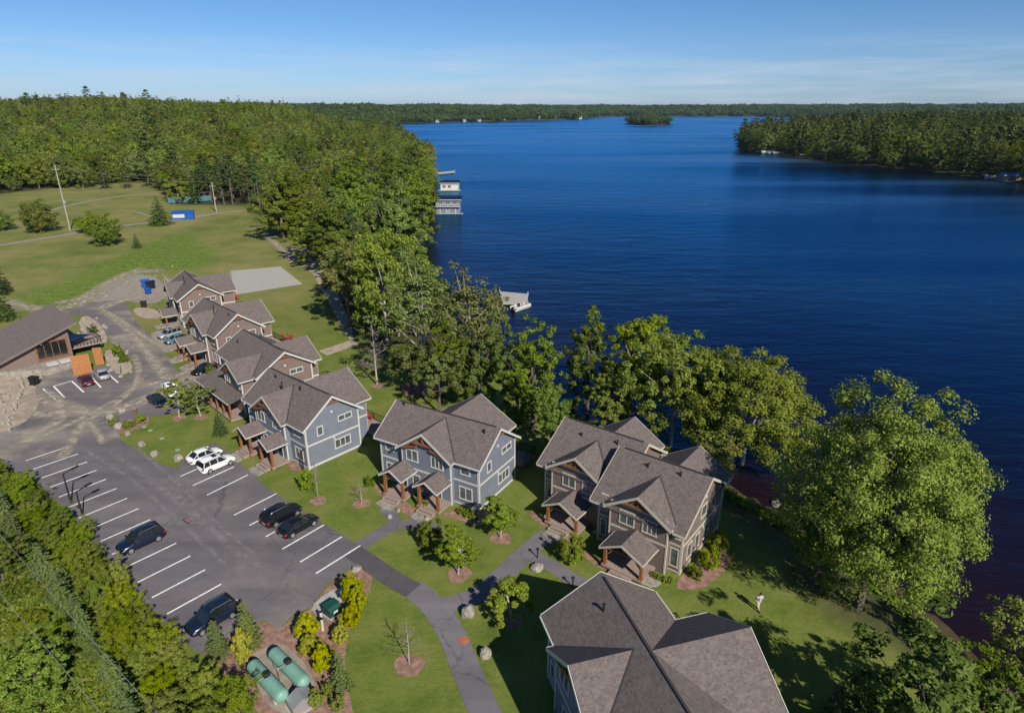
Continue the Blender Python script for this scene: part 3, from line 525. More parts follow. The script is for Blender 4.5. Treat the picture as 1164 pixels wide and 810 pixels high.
    # porches
    for (u,pw,pd,yw,dw) in porches:
        base=empty('porch',(0,0,0)); base.parent=root; dk=.42; pz=2.75 if pw<3 else 2.35; ps=.62 if pw<3 else .52; half=pw/2+.35; pr=pz+ps*half; yf=yw-pd
        m=MB(); m.slab([(u-half,yf-.45,pz),(u,yf-.45,pr),(u,yw,pr),(u-half,yw,pz)],.14); m.slab([(u,yf-.45,pr-.001),(u+half,yf-.45,pz),(u+half,yw,pz),(u,yw,pr-.001)],.14)
        m.build('porch_roof',M['roof'],base)
        f=MB()
        for a,b in (((u-half,pz),(u,pr)),((u,pr),(u+half,pz))): f.prism([(a[0],yf-.452,a[1]+.01),(b[0],yf-.452,b[1]+.01),(b[0],yf-.452,b[1]-.2),(a[0],yf-.452,a[1]-.2)],(0,-.05,0))
        f.box(u-half-.07,u-half-.003,yf-.45,yw,pz-.14,pz-.01); f.box(u+half+.003,u+half+.07,yf-.45,yw,pz-.14,pz-.01); f.build('porch_fascia',trim,base)
        for s in (-1,1):
            p=MB(); p.box(u+s*pw/2-.13,u+s*pw/2+.13,yf,yf+.26,dk,pz-.25); p.box(u+s*pw/2-.17,u+s*pw/2+.17,yf-.04,yf+.3,-.4,dk+.1); p.beam((u+s*(pw/2-.05),yf+.13,pz-1.0),(u+s*(pw/2-.75),yf+.13,pz-.2),.12,.12); p.build('post',M['cedar'],base)
        b=MB(); b.box(u-pw/2-.2,u+pw/2+.2,yf+.02,yf+.24,pz-.25,pz-.04); b.beam((u,yf+.13,pz-.05),(u,yf+.13,pr-.2),.16,.16); b.beam((u-pw/2,yf+.131,pz-.05),(u,yf+.131,pr-.22),.14,.15); b.beam((u,yf+.129,pr-.22),(u+pw/2,yf+.129,pz-.05),.14,.15)
        for s in (-1,1): b.box(u+s*pw/2-.1,u+s*pw/2+.1,yf+.26,yw,pz-.24,pz-.06)
        b.build('porch_truss',M['cedar'],base)
        d=MB(); d.box(u-pw/2-.25,u+pw/2+.25,yf-.1,yw,.2,dk-.01); d.build('porch_deck',M['deck'],base)
        st=MB(); sw=min(1.9,pw-.5); st.box(u-sw/2,u+sw/2,yf-.45,yf-.11,.18,.29); st.box(u-sw/2,u+sw/2,yf-.8,yf-.46,.03,.15); st.box(u-sw/2-.06,u-sw/2-.01,yf-.8,yf-.11,-.1,.3); st.box(u+sw/2+.01,u+sw/2+.06,yf-.8,yf-.11,-.1,.3); st.build('porch_steps',M['deck'],base)
        ls=MB(); ls.prism([(u-sw/2-.1,yf-.85,.02),(u+sw/2+.1,yf-.85,.02),(u+sw/2+.25,yf-1.7,.02),(u+.1,yf-1.95,.02),(u-sw/2-.15,yf-1.75,.02)],(0,0,.1)); ls.build('landing_stone',M['stone'],base)
        dr=MB(); fr=faceframe('front',u+dw,yw,L,D); fbox(dr,fr,-.5,.5,dk,dk+2.15,-.02,.05); o=dr.build('door',trim,base)
        dp=MB(); fbox(dp,fr,-.4,.4,dk+.05,dk+2.05,.0,.065); dp.build('door_panel',M['dblue'],root).parent=base
    if deck:
        for (a0,a1,b0,b1,dz_) in deck:
            dm=MB(); dm.box(a0,a1,b0,b1,dz_-.22,dz_); 
            for x in (a0+.2,(a0+a1)/2,a1-.2):
                dm.box(x-.09,x+.09,b1-.3,b1-.12,-2,dz_-.221)
            dd=dm.build('rear_deck',M['deck'],root)
            rl=MB(); 
            def rail(p,q):
                p=Vector(p);q=Vector(q); rl.beam(p+Vector((0,0,1.0)),q+Vector((0,0,1.0)),.07,.05); rl.beam(p+Vector((0,0,.12)),q+Vector((0,0,.12)),.04,.04)
                n=int((q-p).length/.28)
                for k in range(n+1): c=p.lerp(q,k/n); rl.box(c.x-.018,c.x+.018,c.y-.018,c.y+.018,dz_,dz_+1.0)
            rail((a0,b1-.06,dz_),(a1,b1-.06,dz_)); rail((a1-.06,b0,dz_),(a1-.06,b1,dz_)); rail((a0+.06,b0,dz_),(a0+.06,b1,dz_)); rl.build('deck_railing',M['pipe'],dd)
    if shed:
        u0,u1,yy=shed; b=MB(); b.slab([(u0,yy,2.7),(u1,yy,2.7),(u1,0.02,3.7),(u0,0.02,3.7)],.14); b.build('porch_roof',M['roof'],root)
        b=MB(); b.box(u0,u1,yy-.1,yy-.004,2.55,2.7); b.build('porch_fascia',trim,root)
        for k in range(6): x=u0+.3+(u1-u0-.6)*k/5; b=MB(); b.box(x-.12,x+.12,yy+.1,yy+.34,0,2.53); b.build('post',M['cedar'],root)
        b=MB(); b.box(u0,u1,yy+.05,0,.15,.4); b.build('porch_deck',M['deck'],root)
    return root
def stdwins(c0,L):
    return [('front',1.25,4.35,.85,1.0,1),('cross',c0-1.75,4.45,1.35,1.15,2),('cross',c0+1.45,4.45,1.35,1.15,3),('front',L-1.6,4.3,.95,1.0,1),
     ('front',1.35,1.55,1.2,1.25,2),('cross',c0-1.35,1.45,.8,1.4,1),('front',L-1.6,1.55,1.4,1.3,2),
     ('right',1.9,4.2,.6,.95,1),('right',5.3,4.75,1.7,.55,2),('right',4.7,1.75,2.0,.95,3),('left',2.2,4.3,.8,1.,1),('left',5,1.7,1.4,1.1,2),
     ('back',L-8.5,4.4,1.4,1.1,2),('back',L-5.2,4.4,1.4,1.1,2),('back',L-8.5,1.6,1.8,1.9,2),('back',L-5.0,1.6,1.8,1.9,2)]
VT=[(1.6,2.9,.35),(11.3,2.6,.35)]
pp=[(3.75,2.3,2.1,-.55,-.3),(8.2,2.3,2.1,-.55,-.3)]
dk=[(3.0,13.0,9.3,12.0,.5)]
KW=dict(wallm=M['blue'],trim=M['white'])
house('blue-grey two-storey duplex in the middle of the row, twin porches facing the path junction',(-14.14,62.08),-.532,12.6,7.1,5.43,7.9,M['blue'],M['white'],(6.5,7.1,1.05,5.15),(6.6,9.2,9.7),stdwins(6.5,12.6),pp,vents=[(.9,3.2,.4),(11.6,2.7,.4)],deck=[(2.5,12.4,9.3,12.2,.5)])
house('blue-grey duplex with a long bare end wall behind the two white SUVs',(-32.0,71.56),-.706,12.15,7.2,5.45,8.04,M['blue'],M['white'],(5.9,7.0,1.1,5.1),(6.6,8.8,10.0),stdwins(5.9,12.15),[(3.3,2.3,2.1,-.6,-.3),(7.9,2.3,2.1,-.6,-.3)],vents=[(2.2,2.9,.45),(7.6,2.8,.5),(5.2,1.9,1.3)],deck=[(6.5,13.2,9.5,12.2,.5)])
house('tan duplex with a big forward gable and long shed porch by the lone black car',(-41.68,86.88),-.798,12.4,7.6,5.6,7.95,M['tanbrown'],M['white'],(9.0,6.4,2.5,5.15),(8.2,7.8,9.3),stdwins(9.0,12.4),[],shed=(.8,12.2,-4.2),vents=[(3.2,5.0,.5),(2.0,2.0,.4)],deck=[(8,13.4,9.4,12,.5)])
house('tan brown duplex beside the parked silver SUV, second from the far end of the row',(-54.03,102.58),-.78,12.3,7.28,5.65,8.25,M['tanbrown'],M['white'],(6.6,7.2,1.1,5.3),(6.8,8.6,10.05),stdwins(6.6,12.3),[(3.6,2.4,2.1,-.6,-.3),(8.3,2.4,2.1,-.6,-.3)],vents=[(11.2,2.9,.4),(7.3,2.2,1.5)],deck=[(5.5,13.2,9.5,12.2,.5)])
house('tan duplex at the far end of the row beside the concrete pad',(-67.74,124.19),-.947,12.3,7.17,5.5,7.85,M['tanbrown'],M['white'],(6.0,6.6,1.0,5.1),(6.5,8.6,10.4),stdwins(6.0,12.3),[(9.3,3.2,2.1,-.5,-.3)],vents=[(7.0,2.2,1.4)],deck=[(5.5,12.8,9.8,12.2,.5)])
W6=[('cross',3.3,4.15,1.3,1.2,2),('cross',5.5,4.15,1.2,1.2,3),('front',.62,4.35,.5,1.5,1),('front',.62,1.7,.5,1.6,1),('front',7.7,4.2,.5,1.2,1),('front',7.65,1.6,.6,1.7,1),('cross',4.6,1.6,1.3,1.2,2),
 ('right',1.6,1.7,.8,1.4,1),('right',3.3,1.7,.8,1.4,1),('right',5.3,1.7,.8,1.4,1),('right',4.2,4.4,1.0,1.1,1),('right',6.4,4.4,.9,1.1,1),('left',2.4,4.3,.8,1.0,1),('left',4.8,1.7,1.2,1.1,2),('back',2.2,4.4,1.4,1.1,2),('back',5.2,4.4,1.4,1.1,2),('back',2.4,1.6,1.6,1.9,2)]
house('nearer right half of the stepped dark brown double house, with the corner bed',(8.0,51.2),-.66,8.3,8.7,5.15,7.85,M['brown'],M['cream'],(4.4,6.5,1.25,5.0),(5.0,6.9,10.6),W6,[(4.35,3.5,2.4,-.75,-.6)],ohf=.85,vents=[(3.0,3.4,.35),(6.1,3.6,.35)],name='house')
house('farther left half of the stepped dark brown double house',(3.35,57.35),-.655,8.6,8.5,5.25,7.95,M['brown'],M['cream'],(4.15,6.6,1.2,5.1),(4.6,7.2,10.0),[w_ for w_ in W6 if w_[0]!='right'],[(4.0,3.2,2.3,-.7,-.6)],ohf=.8,vents=[(2.3,3.0,.3),(6.2,3.3,.4)],name='house')
house('blue-sided house in the foreground seen mostly as a big shingled roof',(2.55,35.37),-1.29,15.5,7.85,5.45,7.87,M['blue'],M['white'],(6.1,7.6,.95,5.1),(6.8,8.6,10.8),stdwins(6.1,15.5),[(8.6,2.6,2.6,-.5,-.3)],vents=[(2.4,2.9,.5)],deck=[(-1.6,1.6,8.0,11.0,.6)])
# ---------------------------------------------------------------- lodge (mono-pitch)
def gz(px,py,z): return Vector((*P(px,py,z),z))
def lodge():
    a=Vector((*P(85,410),0)); b=Vector((*P(12,427),0)); Uv=(a-b).normalized(); W_=(a-b).length
    yaw=math.atan2(Uv.y,Uv.x); root=empty('lodge',(b.x,b.y,0),yaw,'low building with a tilted single-slope grey roof and wide timber-framed window, by the rocky bank','building')
    D=13.0; hl,hh=2.9,6.0; ext=7
    s=(hh-hl)/W_; 
    m=MB(); m.prism([(-ext,0,-1),(W_,0,-1),(W_,0,hh-.3),(-ext,0,hl-.3-s*ext)],(0,D,0)); m.build('wall',M['tanbrown'],root)
    r=MB(); r.slab([(-ext-1,-.9,hl-s*(ext+1)),(W_+1.4,-.9,hh+s*1.4),(W_+1.4,D+.8,hh+s*1.4),(-ext-1,D+.8,hl-s*(ext+1))],.22); rf=r.build('roof',M['lroof'],root)
    f=MB(); f.prism([(-ext-1,-.905,hl-s*(ext+1)+.02),(W_+1.4,-.905,hh+s*1.4+.02),(W_+1.4,-.905,hh+s*1.4-.32),(-ext-1,-.905,hl-s*(ext+1)-.32)],(0,-.06,0)); f.build('fascia',M['brown'],rf)
    v=MB(); v.tube([(3,6,hl+.2),(3,6,hl+1.1)],[.12,.12],8); v.build('vent_pipe',M['pipe'],rf)
    u0=W_*.47; u1=W_*.93; fr=(Vector((0,0,0)),Vector((1,0,0)),Vector((0,-1,0)))
    w=MB(); b_=.22
    fbox(w,fr,u0-b_,u0,1.5,3.9,-.05,.14); fbox(w,fr,u1,u1+b_,1.5,3.9,-.05,.14); fbox(w,fr,u0-b_,u1+b_,3.9,4.12,-.05,.15); fbox(w,fr,u0-b_,u1+b_,1.28,1.5,-.05,.16)
    for k in (1,2,3): x=u0+(u1-u0)*k/4; fbox(w,fr,x-.04,x+.04,1.5,3.9,-.05,.05)
    wo_=w.build('window',M['cedar'],root); p=MB(); fbox(p,fr,u0,u1,1.5,3.9,-.04,.02); p.build('pane',M['cglass'],wo_)
    st=MB(); st.prism([(-1.2,-.02,-.2),(W_,-.02,-.2),(W_+.2,-3.2,-.2),(W_*.45,-4.0,-.2),(W_*.25,-2.2,-.2)],(0,0,1.1)); st.build('stone_base',M['stone'],root)
    for k in range(2):
        x=W_*.52+k*1.75; h=MB(); h.box(x,x+1.5,-2.4,-.95,.9,1.02); h.build('roof_hatch',M['white'],root)
    # deck + steps on the far right side
    d=MB(); d.box(W_+.02,W_+4.8,2.0,9.5,1.3,1.5); d.build('side_deck',M['deck'],root)
    rl=MB()
    for x in np.arange(W_+.2,W_+4.8,.5): rl.box(x-.03,x+.03,1.95,2.0,1.5,2.5)
    for y in np.arange(2,9.6,.5): rl.box(W_+4.75,W_+4.8,y-.03,y+.03,1.5,2.5)
    rl.box(W_+.1,W_+4.85,1.9,2.02,2.5,2.56); rl.box(W_+4.72,W_+4.84,2.03,9.5,2.5,2.56); rl.build('deck_railing',M['pipe'],root)
    lp=MB(); lp.slab([(W_+.1,1.2,2.9),(W_+4.0,3.6,2.7),(W_+.1,5.4,3.3)],.06); lp.build('deck_shade_slab',M['dblue'],root)  # dark blue triangle modelled in place of the shadow on the deck
    return root,W_,yaw
lodge()
def panel_fence(label,p0,p1,h,parent=None):
    a=Vector(P(*p0));b=Vector(P(*p1)); d=b-a; root=empty('board_fence',(a.x,a.y,0),math.atan2(d.y,d.x),label,'fence','orange board fences by the lodge'); n=max(2,int(d.length/.3))
    for k in range(n): x=d.length*k/n; m=MB(); m.box(x+.01,x+d.length/n-.01,-.02,.02,.05,h); m.build('board',M['orange'],root)
    m=MB(); m.box(0,d.length,.021,.09,.3,.42); m.box(0,d.length,.021,.09,h-.45,h-.33); m.build('rail',M['cedar'],root)
panel_fence('wide orange cedar board screen at the head of the lodge parking bays',(84.5,427),(105.5,423),3.1)
panel_fence('narrow orange cedar board screen right of the wide one by the lodge steps',(109,415),(119,414),2.9)
# ---------------------------------------------------------------- cars
def loft(mb,secs):
    n=len(secs[0]); 
    vs=[];fs=[]
    for s in secs: vs+=s
    for i in range(len(secs)-1):
        for k in range(n):
            k2=(k+1)%n; fs.append((i*n+k,i*n+k2,(i+1)*n+k2,(i+1)*n+k))
    fs.append(tuple(range(n))[::-1]); fs.append(tuple((len(secs)-1)*n+k for k in range(n)))
    return mb.add(vs,fs)
def car(label,c,yaw,paint,kind='suv',group='cars parked around the site',z=0.04,cat='car',name='parked_car'):
    root=empty(name,(c[0],c[1],z),yaw,label,cat,group); root.scale=(.85,.87,.9)
    Lh=2.35 if kind=='suv' else 2.3; W=.94 if kind=='suv' else .9; gc=.22
    bz=1.0 if kind=='suv' else .88; rz=1.66 if kind=='suv' else 1.42
    def sec(x,w,zl,zt,dome=.04):
        return [(x,-w*.93,zl),(x,-w,zl+.18),(x,-w,zt-.16),(x,-w*.93,zt-.02),(x,-w*.5,zt+dome),(x,w*.5,zt+dome),(x,w*.93,zt-.02),(x,w,zt-.16),(x,w,zl+.18),(x,w*.93,zl)]
    S=[(-Lh,.80,gc+.15,bz-.22),(-Lh+.06,.88,gc+.05,bz-.08),(-Lh+.35,.97,gc,bz+.0),(-1.2,1.0,gc-.02,bz+.0),(0,1.0,gc-.03,bz-.02),(.75,1.0,gc-.02,bz-.04),(1.25,.99,gc,bz-.08),(1.85,.95,gc,bz-.17),(Lh-.12,.85,gc+.04,bz-.30),(Lh,.74,gc+.14,bz-.42)]
    m=MB(); loft(m,[sec(x,w*W,a,b) for x,w,a,b in S]); body=m.build('body',paint,root,True)
    if kind=='suv': G_=[(-Lh+.10,.80,bz,.0),(-Lh+.38,.80,rz-.08,1),(-1.0,.82,rz,1),(.25,.82,rz-.02,1),(.55,.80,rz-.12,1),(1.2,.86,bz-.03,0)]
    else: G_=[(-Lh+.45,.80,bz,0),(-1.15,.76,rz-.08,1),(-.6,.76,rz,1),(.15,.76,rz-.02,1),(.4,.75,rz-.1,1),(1.15,.85,bz-.04,0)]
    # glasshouse: sections from belt line to roof
    g=MB(); secs=[]
    for x,w,z_,t in G_:
        wb=W*.93; wt=W*w if t else W*.86
        zb=bz-.12
        secs.append([(x,-wb,zb),(x,-(wb+(wt-wb)*.5),(zb+z_)/2),(x,-wt,z_),(x,wt,z_),(x,(wb+(wt-wb)*.5),(zb+z_)/2),(x,wb,zb)])
    loft(g,secs); g.build('windows',M['cglass'],root)
    r=MB(); tops=[q for q in G_ if q[3]]
    vs=[];fs=[]
    for x,w,z_,t in tops:
        wt=W*w*1.0; vs+=[(x,-wt-.015,z_-.05),(x,-wt*.85,z_+.03),(x,0,z_+.055),(x,wt*.85,z_+.03),(x,wt+.015,z_-.05)]
    for i in range(len(tops)-1):
        for k in range(4): fs.append((5*i+k,5*i+k+1,5*i+k+6,5*i+k+5))
    fs.append((0,1,2,3,4)); nn=len(vs); fs.append(tuple(nn-1-k for k in range(5)))
    r.add(vs,fs); r.build('roof_panel',paint,root,True)
    if kind=='suv':
        sr=MB(); sr.box(-.5,.12,-.42,.42,rz+.05,rz+.065); sr.build('sunroof',M['cglass'],root)
        for s in (-1,1): rr=MB(); rr.tube([(-1.7,s*.66,rz+.0),(-1.5,s*.66,rz+.09),(.1,s*.66,rz+.09),(.3,s*.66,rz-.02)],[.02]*4,5); rr.build('roof_rail',M['rim'],root)
    pl=MB()
    for s in (-1,1):
        for (x0,z0_,x1,z1_) in ((1.12,bz-.1,.42,rz-.1),(-.15,bz-.08,-.2,rz-.03),(-1.2,bz-.08,-1.25,rz-.03),((-Lh+.2),bz-.1,(-Lh+.45 if kind=='suv' else -1.2),rz-.1)):
            pl.beam((x0,s*W*.935,z0_),(x1,s*W*(.83 if kind=='suv' else .77),z1_),.07,.05)
    pl.build('pillars',paint,root)
    for x in (-1.42,1.42):
        for s in (-1,1):
            y=s*(W-.09); t=MB(); t.lathe([(.36,-.11),(.37,-.07),(.37,.07),(.36,.11)],(x,y,.36-.04),18,'y'); tw=t.build('wheel',M['tyre'],root,False)
            h=MB(); h.lathe([(.12,s*.1),(.23,s*.105),(.24,s*.122),(.05,s*.13)] if s>0 else [(.05,-.13),(.24,-.122),(.23,-.105),(.12,-.1)],(x,y,.32),12,'y'); h.build('rim',M['rim'],tw)
    for s in (-1,1):
        a=MB(); a.add([(Lh-.30,s*.52*W,bz-.36),(Lh-.14,s*.50*W,bz-.46),(Lh-.28,s*.88*W,bz-.46),(Lh-.52,s*.93*W,bz-.34),(Lh-.13,s*.52*W,bz-.33),(Lh-.02,s*.52*W,bz-.46),(Lh-.14,s*.87*W,bz-.47),(Lh-.42,s*.965*W,bz-.33)],[(0,1,2,3),(4,5,6,7),(0,1,5,4),(1,2,6,5),(2,3,7,6),(3,0,4,7)]); a.build('headlight',M['lamp'],root)
        a=MB(); a.box(-Lh-.005,-Lh+.28,min(s*.62*W,s*.93*W),max(s*.62*W,s*.93*W),bz-.32,bz-.13); a.build('tail_light',M['red'],root)
        a=MB(); a.prism([(.95,s*W*.98,bz-.02),(1.12,s*W*.98,bz-.02),(1.12,s*W*.98,bz+.12),(.95,s*W*.98,bz+.12)],(0,s*.2,0)); a.build('mirror',paint,root)
    a=MB(); a.box(-Lh-.02,-Lh+.1,-.26,.26,bz-.5,bz-.38); a.build('number_plate',M['white'],root)
    a=MB(); a.box(Lh-.1,Lh+.015,-.5*W,.5*W,.38,.58); a.build('grille',M['pipe'],root)
    return root
def between(a,b): 
    p=Vector(P(*a));q=Vector(P(*b)); c=(p+q)/2; d=q-p; return (c.x,c.y),math.atan2(d.y,d.x)
rowdir=math.atan2(*(Vector(P(388.7,610))-Vector(P(341.4,638.7))).yx)
leftdir=math.atan2(dl.y,dl.x)
def mid(a,b): p=Vector(P(*a));q=Vector(P(*b)); return ((p+q)/2)[:]
car('white coupe-roofed SUV, left one of the two white cars at the lawn edge',mid((213,529),(253,514)),rowdir,M['carwhite'],'sedan')
car('white SUV with dark sunroof and roof rails, right one of the two white cars',mid((228,539),(265,523)),rowdir,M['carwhite'])
car('black SUV parked nose to the lawn, left one of the black pair',mid((300,601),(341,578)),rowdir,M['black'])
car('black sedan parked nose to the lawn, right one of the black pair',mid((320,613),(359,590)),rowdir,M['black'],'sedan')
car('dark blue SUV alone halfway down the row beside the hedge',mid((183,608),(139,629)),leftdir,M['dblue'])
car('dark blue-black SUV with chrome trim in the last bay by the mulch bed',mid((268,693),(216,721)),leftdir,M['dblue'])
c,y=between((103,441),(94,430)); car('maroon car facing the orange board screen at the lodge',c,y,M['maroon'],'sedan')
c,y=between((121,434),(112,424)); car('silver grey car beside the maroon one at the lodge',c,y,M['silver'],'sedan')
c,y=between((168,451),(192,467)); car('dark blue sedan at the edge of the big lawn near the young trees',c,y,M['dblue'],'sedan')
c,y=between((188,441),(203,455)); car('white car half hidden behind the young trees, next to the dark blue sedan',c,y,M['carwhite'],'suv')
c,y=between((246,418),(219,428)); car('lone black car in the bay beside the long shed porch',c,y,M['black'],'sedan')
c,y=between((205,380),(182,386)); car('silver SUV at the far houses next to a teal car',c,y,M['silver'])
c,y=between((210,386),(192,391)); car('teal blue car at the far houses next to the silver SUV',c,y,M['teal'],'sedan')
# ---------------------------------------------------------------- propane tanks etc
def tank(label,p0,p1):
    a=Vector(P(p0[0],p0[1],1.0));b=Vector(P(p1[0],p1[1],1.0)); c=(a+b)/2; d=b-a; Lt=d.length; r=.5
    root=empty('propane_tank',(c.x,c.y,.03),math.atan2(d.y,d.x),label,'tank','green propane tanks')
    m=MB(); pr=[(.02,-Lt/2)]+[(r*math.sin(t),-Lt/2+r*.8*(1-math.cos(t))) for t in np.linspace(.2,1.57,7)]+[(r*math.sin(t),Lt/2-r*.8*(1-math.cos(t))) for t in np.linspace(1.57,.2,7)]+[(.02,Lt/2)]
    m.lathe(pr,(0,0,.85),24,'x'); m.build('tank_shell',M['tank'],root,True)
    for x in (-Lt*.3,Lt*.3): m=MB(); m.box(x-.15,x+.15,-.4,.4,0,.5); m.build('saddle',M['concrete'],root)
    m=MB(); m.lathe([(.26,1.25),(.28,1.5),(.2,1.56)],(0,0,0),14); m.build('valve_dome',M['pipe'],root)
    m=MB(); m.tube([(.1,0,1.42),(.1,-.8,1.4),(.1,-.8,.05)],[.03]*3,6); m.build('pipe',M['metal'],root)
tank('green horizontal propane tank, right one of the pair, nearer the asphalt corner',(309,738),(348,776))
tank('green horizontal propane tank, left one of the pair, nearer the scrub',(285,752),(323,792))
x,y=P(343,802); root=empty('equipment_cover',(x,y,.03),R(40),'small grey hooded equipment cover at the end of the propane tanks','cover')
m=MB(); m.prism([(-.8,-.6,0),(.8,-.6,0),(.8,-.6,.7),(0,-.6,1.15),(-.8,-.6,.7)],(0,1.2,0)); m.build('hood',M['metal'],root); m=MB(); m.box(-.9,.9,-.7,.7,-.05,.0); m.build('base',M['concrete'],root)
x,y=P(378,697); root=empty('transformer_box',(x,y,.03),rowdir,'dark green electrical transformer box on a pale pad in the mulch bed','utility box'); root.scale=(.68,.68,.68)
m=MB(); m.box(-.95,.95,-.85,.85,.0,.14); m.build('pad',M['concrete'],root)
m=MB(); m.prism([(-.8,-.7,.14),(-.8,.7,.14),(-.8,.7,1.35),(-.8,-.35,1.35),(-.8,-.7,1.05)],(1.6,0,0)); m.build('cabinet',M['dgreen'],root)
m=MB(); m.box(-.84,.84,-.4,.74,1.352,1.42); m.build('lid',M['dgreen'],root)
m=MB(); m.box(-.3,.3,-.72,-.702,.5,.8); m.build('warning_plate',M['white'],root)
for (px,py,lab) in [(366,708,'white bollard post beside the green transformer box'),(367,716,'second pale bollard post below the transformer box')]:
    x,y=P(px,py); root=empty('bollard',(x,y,0),0,lab,'bollard'); m=MB(); m.tube([(0,0,0),(0,0,1.1)],[.11,.11],10); m.build('post',M['white'],root); m=MB(); m.lathe([(.11,1.1),(.13,1.13),(.13,1.18),(.02,1.24)],(0,0,0),10); m.build('cap',M['pipe'],root)
# covers
for (px,py,lab,r_,cm) in [(527,727.5,'round orange-red manhole cover on the curved path',.42,mat('rust_iron',(.34,.12,.07),.8,var=.2)),]:
    x,y=P(px,py); root=empty('manhole_cover',(x,y,.034),0,lab,'manhole cover'); m=MB(); m.lathe([(r_,0),(r_,.03),(r_*.92,.035)],(0,0,0),24); m.build('rim',cm,root); m=MB(); m.lathe([(r_*.88,.036),(r_*.88,.045),(.02,.05)],(0,0,0),24); m.build('lid',cm,root)
x,y=P(216,590.5); root=empty('drain_grate',(x,y,.036),rowdir,'rusty square drain grate in the middle of the parking lot','drain'); m=MB()
for k in range(6): m.box(-.4+k*.15,-.33+k*.15,-.4,.4,.0,.03)
m.build('bars',bpy.data.materials['rust_iron'],root); m=MB(); m.box(-.5,-.42,-.5,.5,0,.035); m.box(.42,.5,-.5,.5,0,.035); m.box(-.42,.42,-.5,-.41,0,.035); m.box(-.42,.42,.41,.5,0,.035); m.build('frame',M['pipe'],root)
# lawn covers (pale green septic lids)
for (px,py,lab) in [(164,485,'pale green septic lid in the big lawn, topmost'),(171,489,'pale green septic lid in the big lawn, second'),(184,498,'pale green septic lid in the big lawn, third'),(202,511,'pale green septic lid in the big lawn, nearest the white cars'),(150,506,'pale green septic lid in the lawn near the boulders')][:4]:
    x,y=P(px,py); root=empty('septic_lid',(x,y,0),0,lab,'lid','pale lids in the lawn'); m=MB(); m.lathe([(.3,0),(.3,.04),(.26,.06)],(0,0,0),14); m.build('collar',M['lawnlid'],root); m=MB(); m.lathe([(.25,.061),(.23,.08),(.02,.09)],(0,0,0),14); m.build('cap',M['lawnlid'],root)
# ---------------------------------------------------------------- boulders
def rock_mesh(seed,sub=3):
    import bmesh
    r=np.random.RandomState(seed); b=bmesh.new(); bmesh.ops.create_icosphere(b,subdivisions=sub,radius=1)
    ax=[Vector(r.normal(size=3)).normalized() for _ in range(9)]; cut=[.62+.3*r.rand() for _ in range(9)]
    for v in b.verts:
        c=v.co.copy()
        for a,k in zip(ax,cut):
            t=c.dot(a)
            if t>k: c-=a*(t-k)
        v.co=c*(1+.04*r.normal())
    me=bpy.data.meshes.new('boulder'); b.to_mesh(me); b.free(); me.materials.append(M['stone']); return me
ROCKS=[rock_mesh(s) for s in range(5)]
def boulder(px,py,wpx,hm,lab,group='boulders along the lawn and paths',ax=1.0):
    x,y,z=G(px,py); s=wpx*mpp(x,y)/2; o=bpy.data.objects.new('boulder',ROCKS[rnd.randrange(5)]); COL.objects.link(o); o.location=(x,y,z+hm*.22); o.scale=(s,s*ax,hm*.75); o.rotation_euler=(0,0,rnd.random()*6); tag(o,lab,'boulder',group); return o
for a in [(532,699,15,1.2,'tall pointed pale boulder in the path fork'),(552,745,14,.8,'round pale boulder on the grass right of the manhole cover'),(611,646,16,.5,'flat broad boulder by the side path behind the bushy shrub'),
 (125.5,476,9,.8,'boulder at the top tip of the big lawn bed'),(135,486,9,.8,'boulder at the lawn corner, second from the top'),(145.5,494,6,.5,'small boulder on the lawn edge by the lot, third from the top'),(161,506,9,.6,'boulder on the lawn edge, fourth down the lot side'),(176,517,10,.6,'boulder on the lawn edge, fifth down the lot side'),(203,522,11,.7,'boulder right behind the white coupe-roofed SUV'),
 (139,468,9,.7,'boulder at the far side of the lawn corner bed'),(405,647,12,.5,'pale boulder at the tip of the mulch bed'),(443,588,6,.4,'little rock beside the middle blue duplex porch walk'),(453,581,5,.4,'little rock under the middle blue duplex shrub bed'),(486,590,8,.4,'flat rock in front of the second porch of the middle blue duplex'),
 (690,585,6,.4,'small pale rock at the left brown unit step'),(740,660,22,.25,'flat oval stepping stone right of the brown unit steps'),(621,588,8,.4,'rock at the left corner of the far brown unit'),(678,606,8,.5,'pale rock between the two brown units'),(238,447,8,.4,'rock by the lone black car bay'),(882,574,12,.7,'pale rock in the shade under the waterside maples'),(894,578,9,.6,'smaller pale rock in the shade under the waterside maples'),(352,494,6,.4,'small rock at the back of the white-SUV duplex')]: boulder(*a)
# rocky bank left of the lodge and stone wall
for k in range(26):
    t=k/25; px=17+8*math.sin(t*5)+rnd.uniform(-3,3); py=420+t*70
    boulder(px,py,rnd.uniform(3,6),rnd.uniform(.4,.9),'grey stone in the dry wall at the lodge bank','stones of the rough bank wall left of the lodge')
for k in range(22):
    px=rnd.uniform(-5,14); py=rnd.uniform(435,486); boulder(px,py,rnd.uniform(2,5),rnd.uniform(.2,.6),'loose rubble stone on the sandy bank at the left edge','rubble stones on the sandy bank')
for k in range(22):
    px=rnd.uniform(88,120); py=rnd.uniform(361,390); boulder(px,py,rnd.uniform(2.5,6),rnd.uniform(.3,.8),'rock garden stone between the lodge roof and the road','rock garden stones above the lodge')
for k in range(12):
    px=rnd.uniform(122,150); py=rnd.uniform(400,424); boulder(px,py,rnd.uniform(2.5,5),rnd.uniform(.3,.6),'stone in the planted island beside the lodge parking','stones of the lodge parking island')
for k in range(26):
    a_=rnd.random(); px=62+130*a_+rnd.uniform(-8,8); py=352-44*a_+rnd.uniform(-6,5); boulder(px,py,rnd.uniform(1.5,3.5),rnd.uniform(.15,.4),'pale rubble stone along the rough bank above the road','rubble along the rough bank')
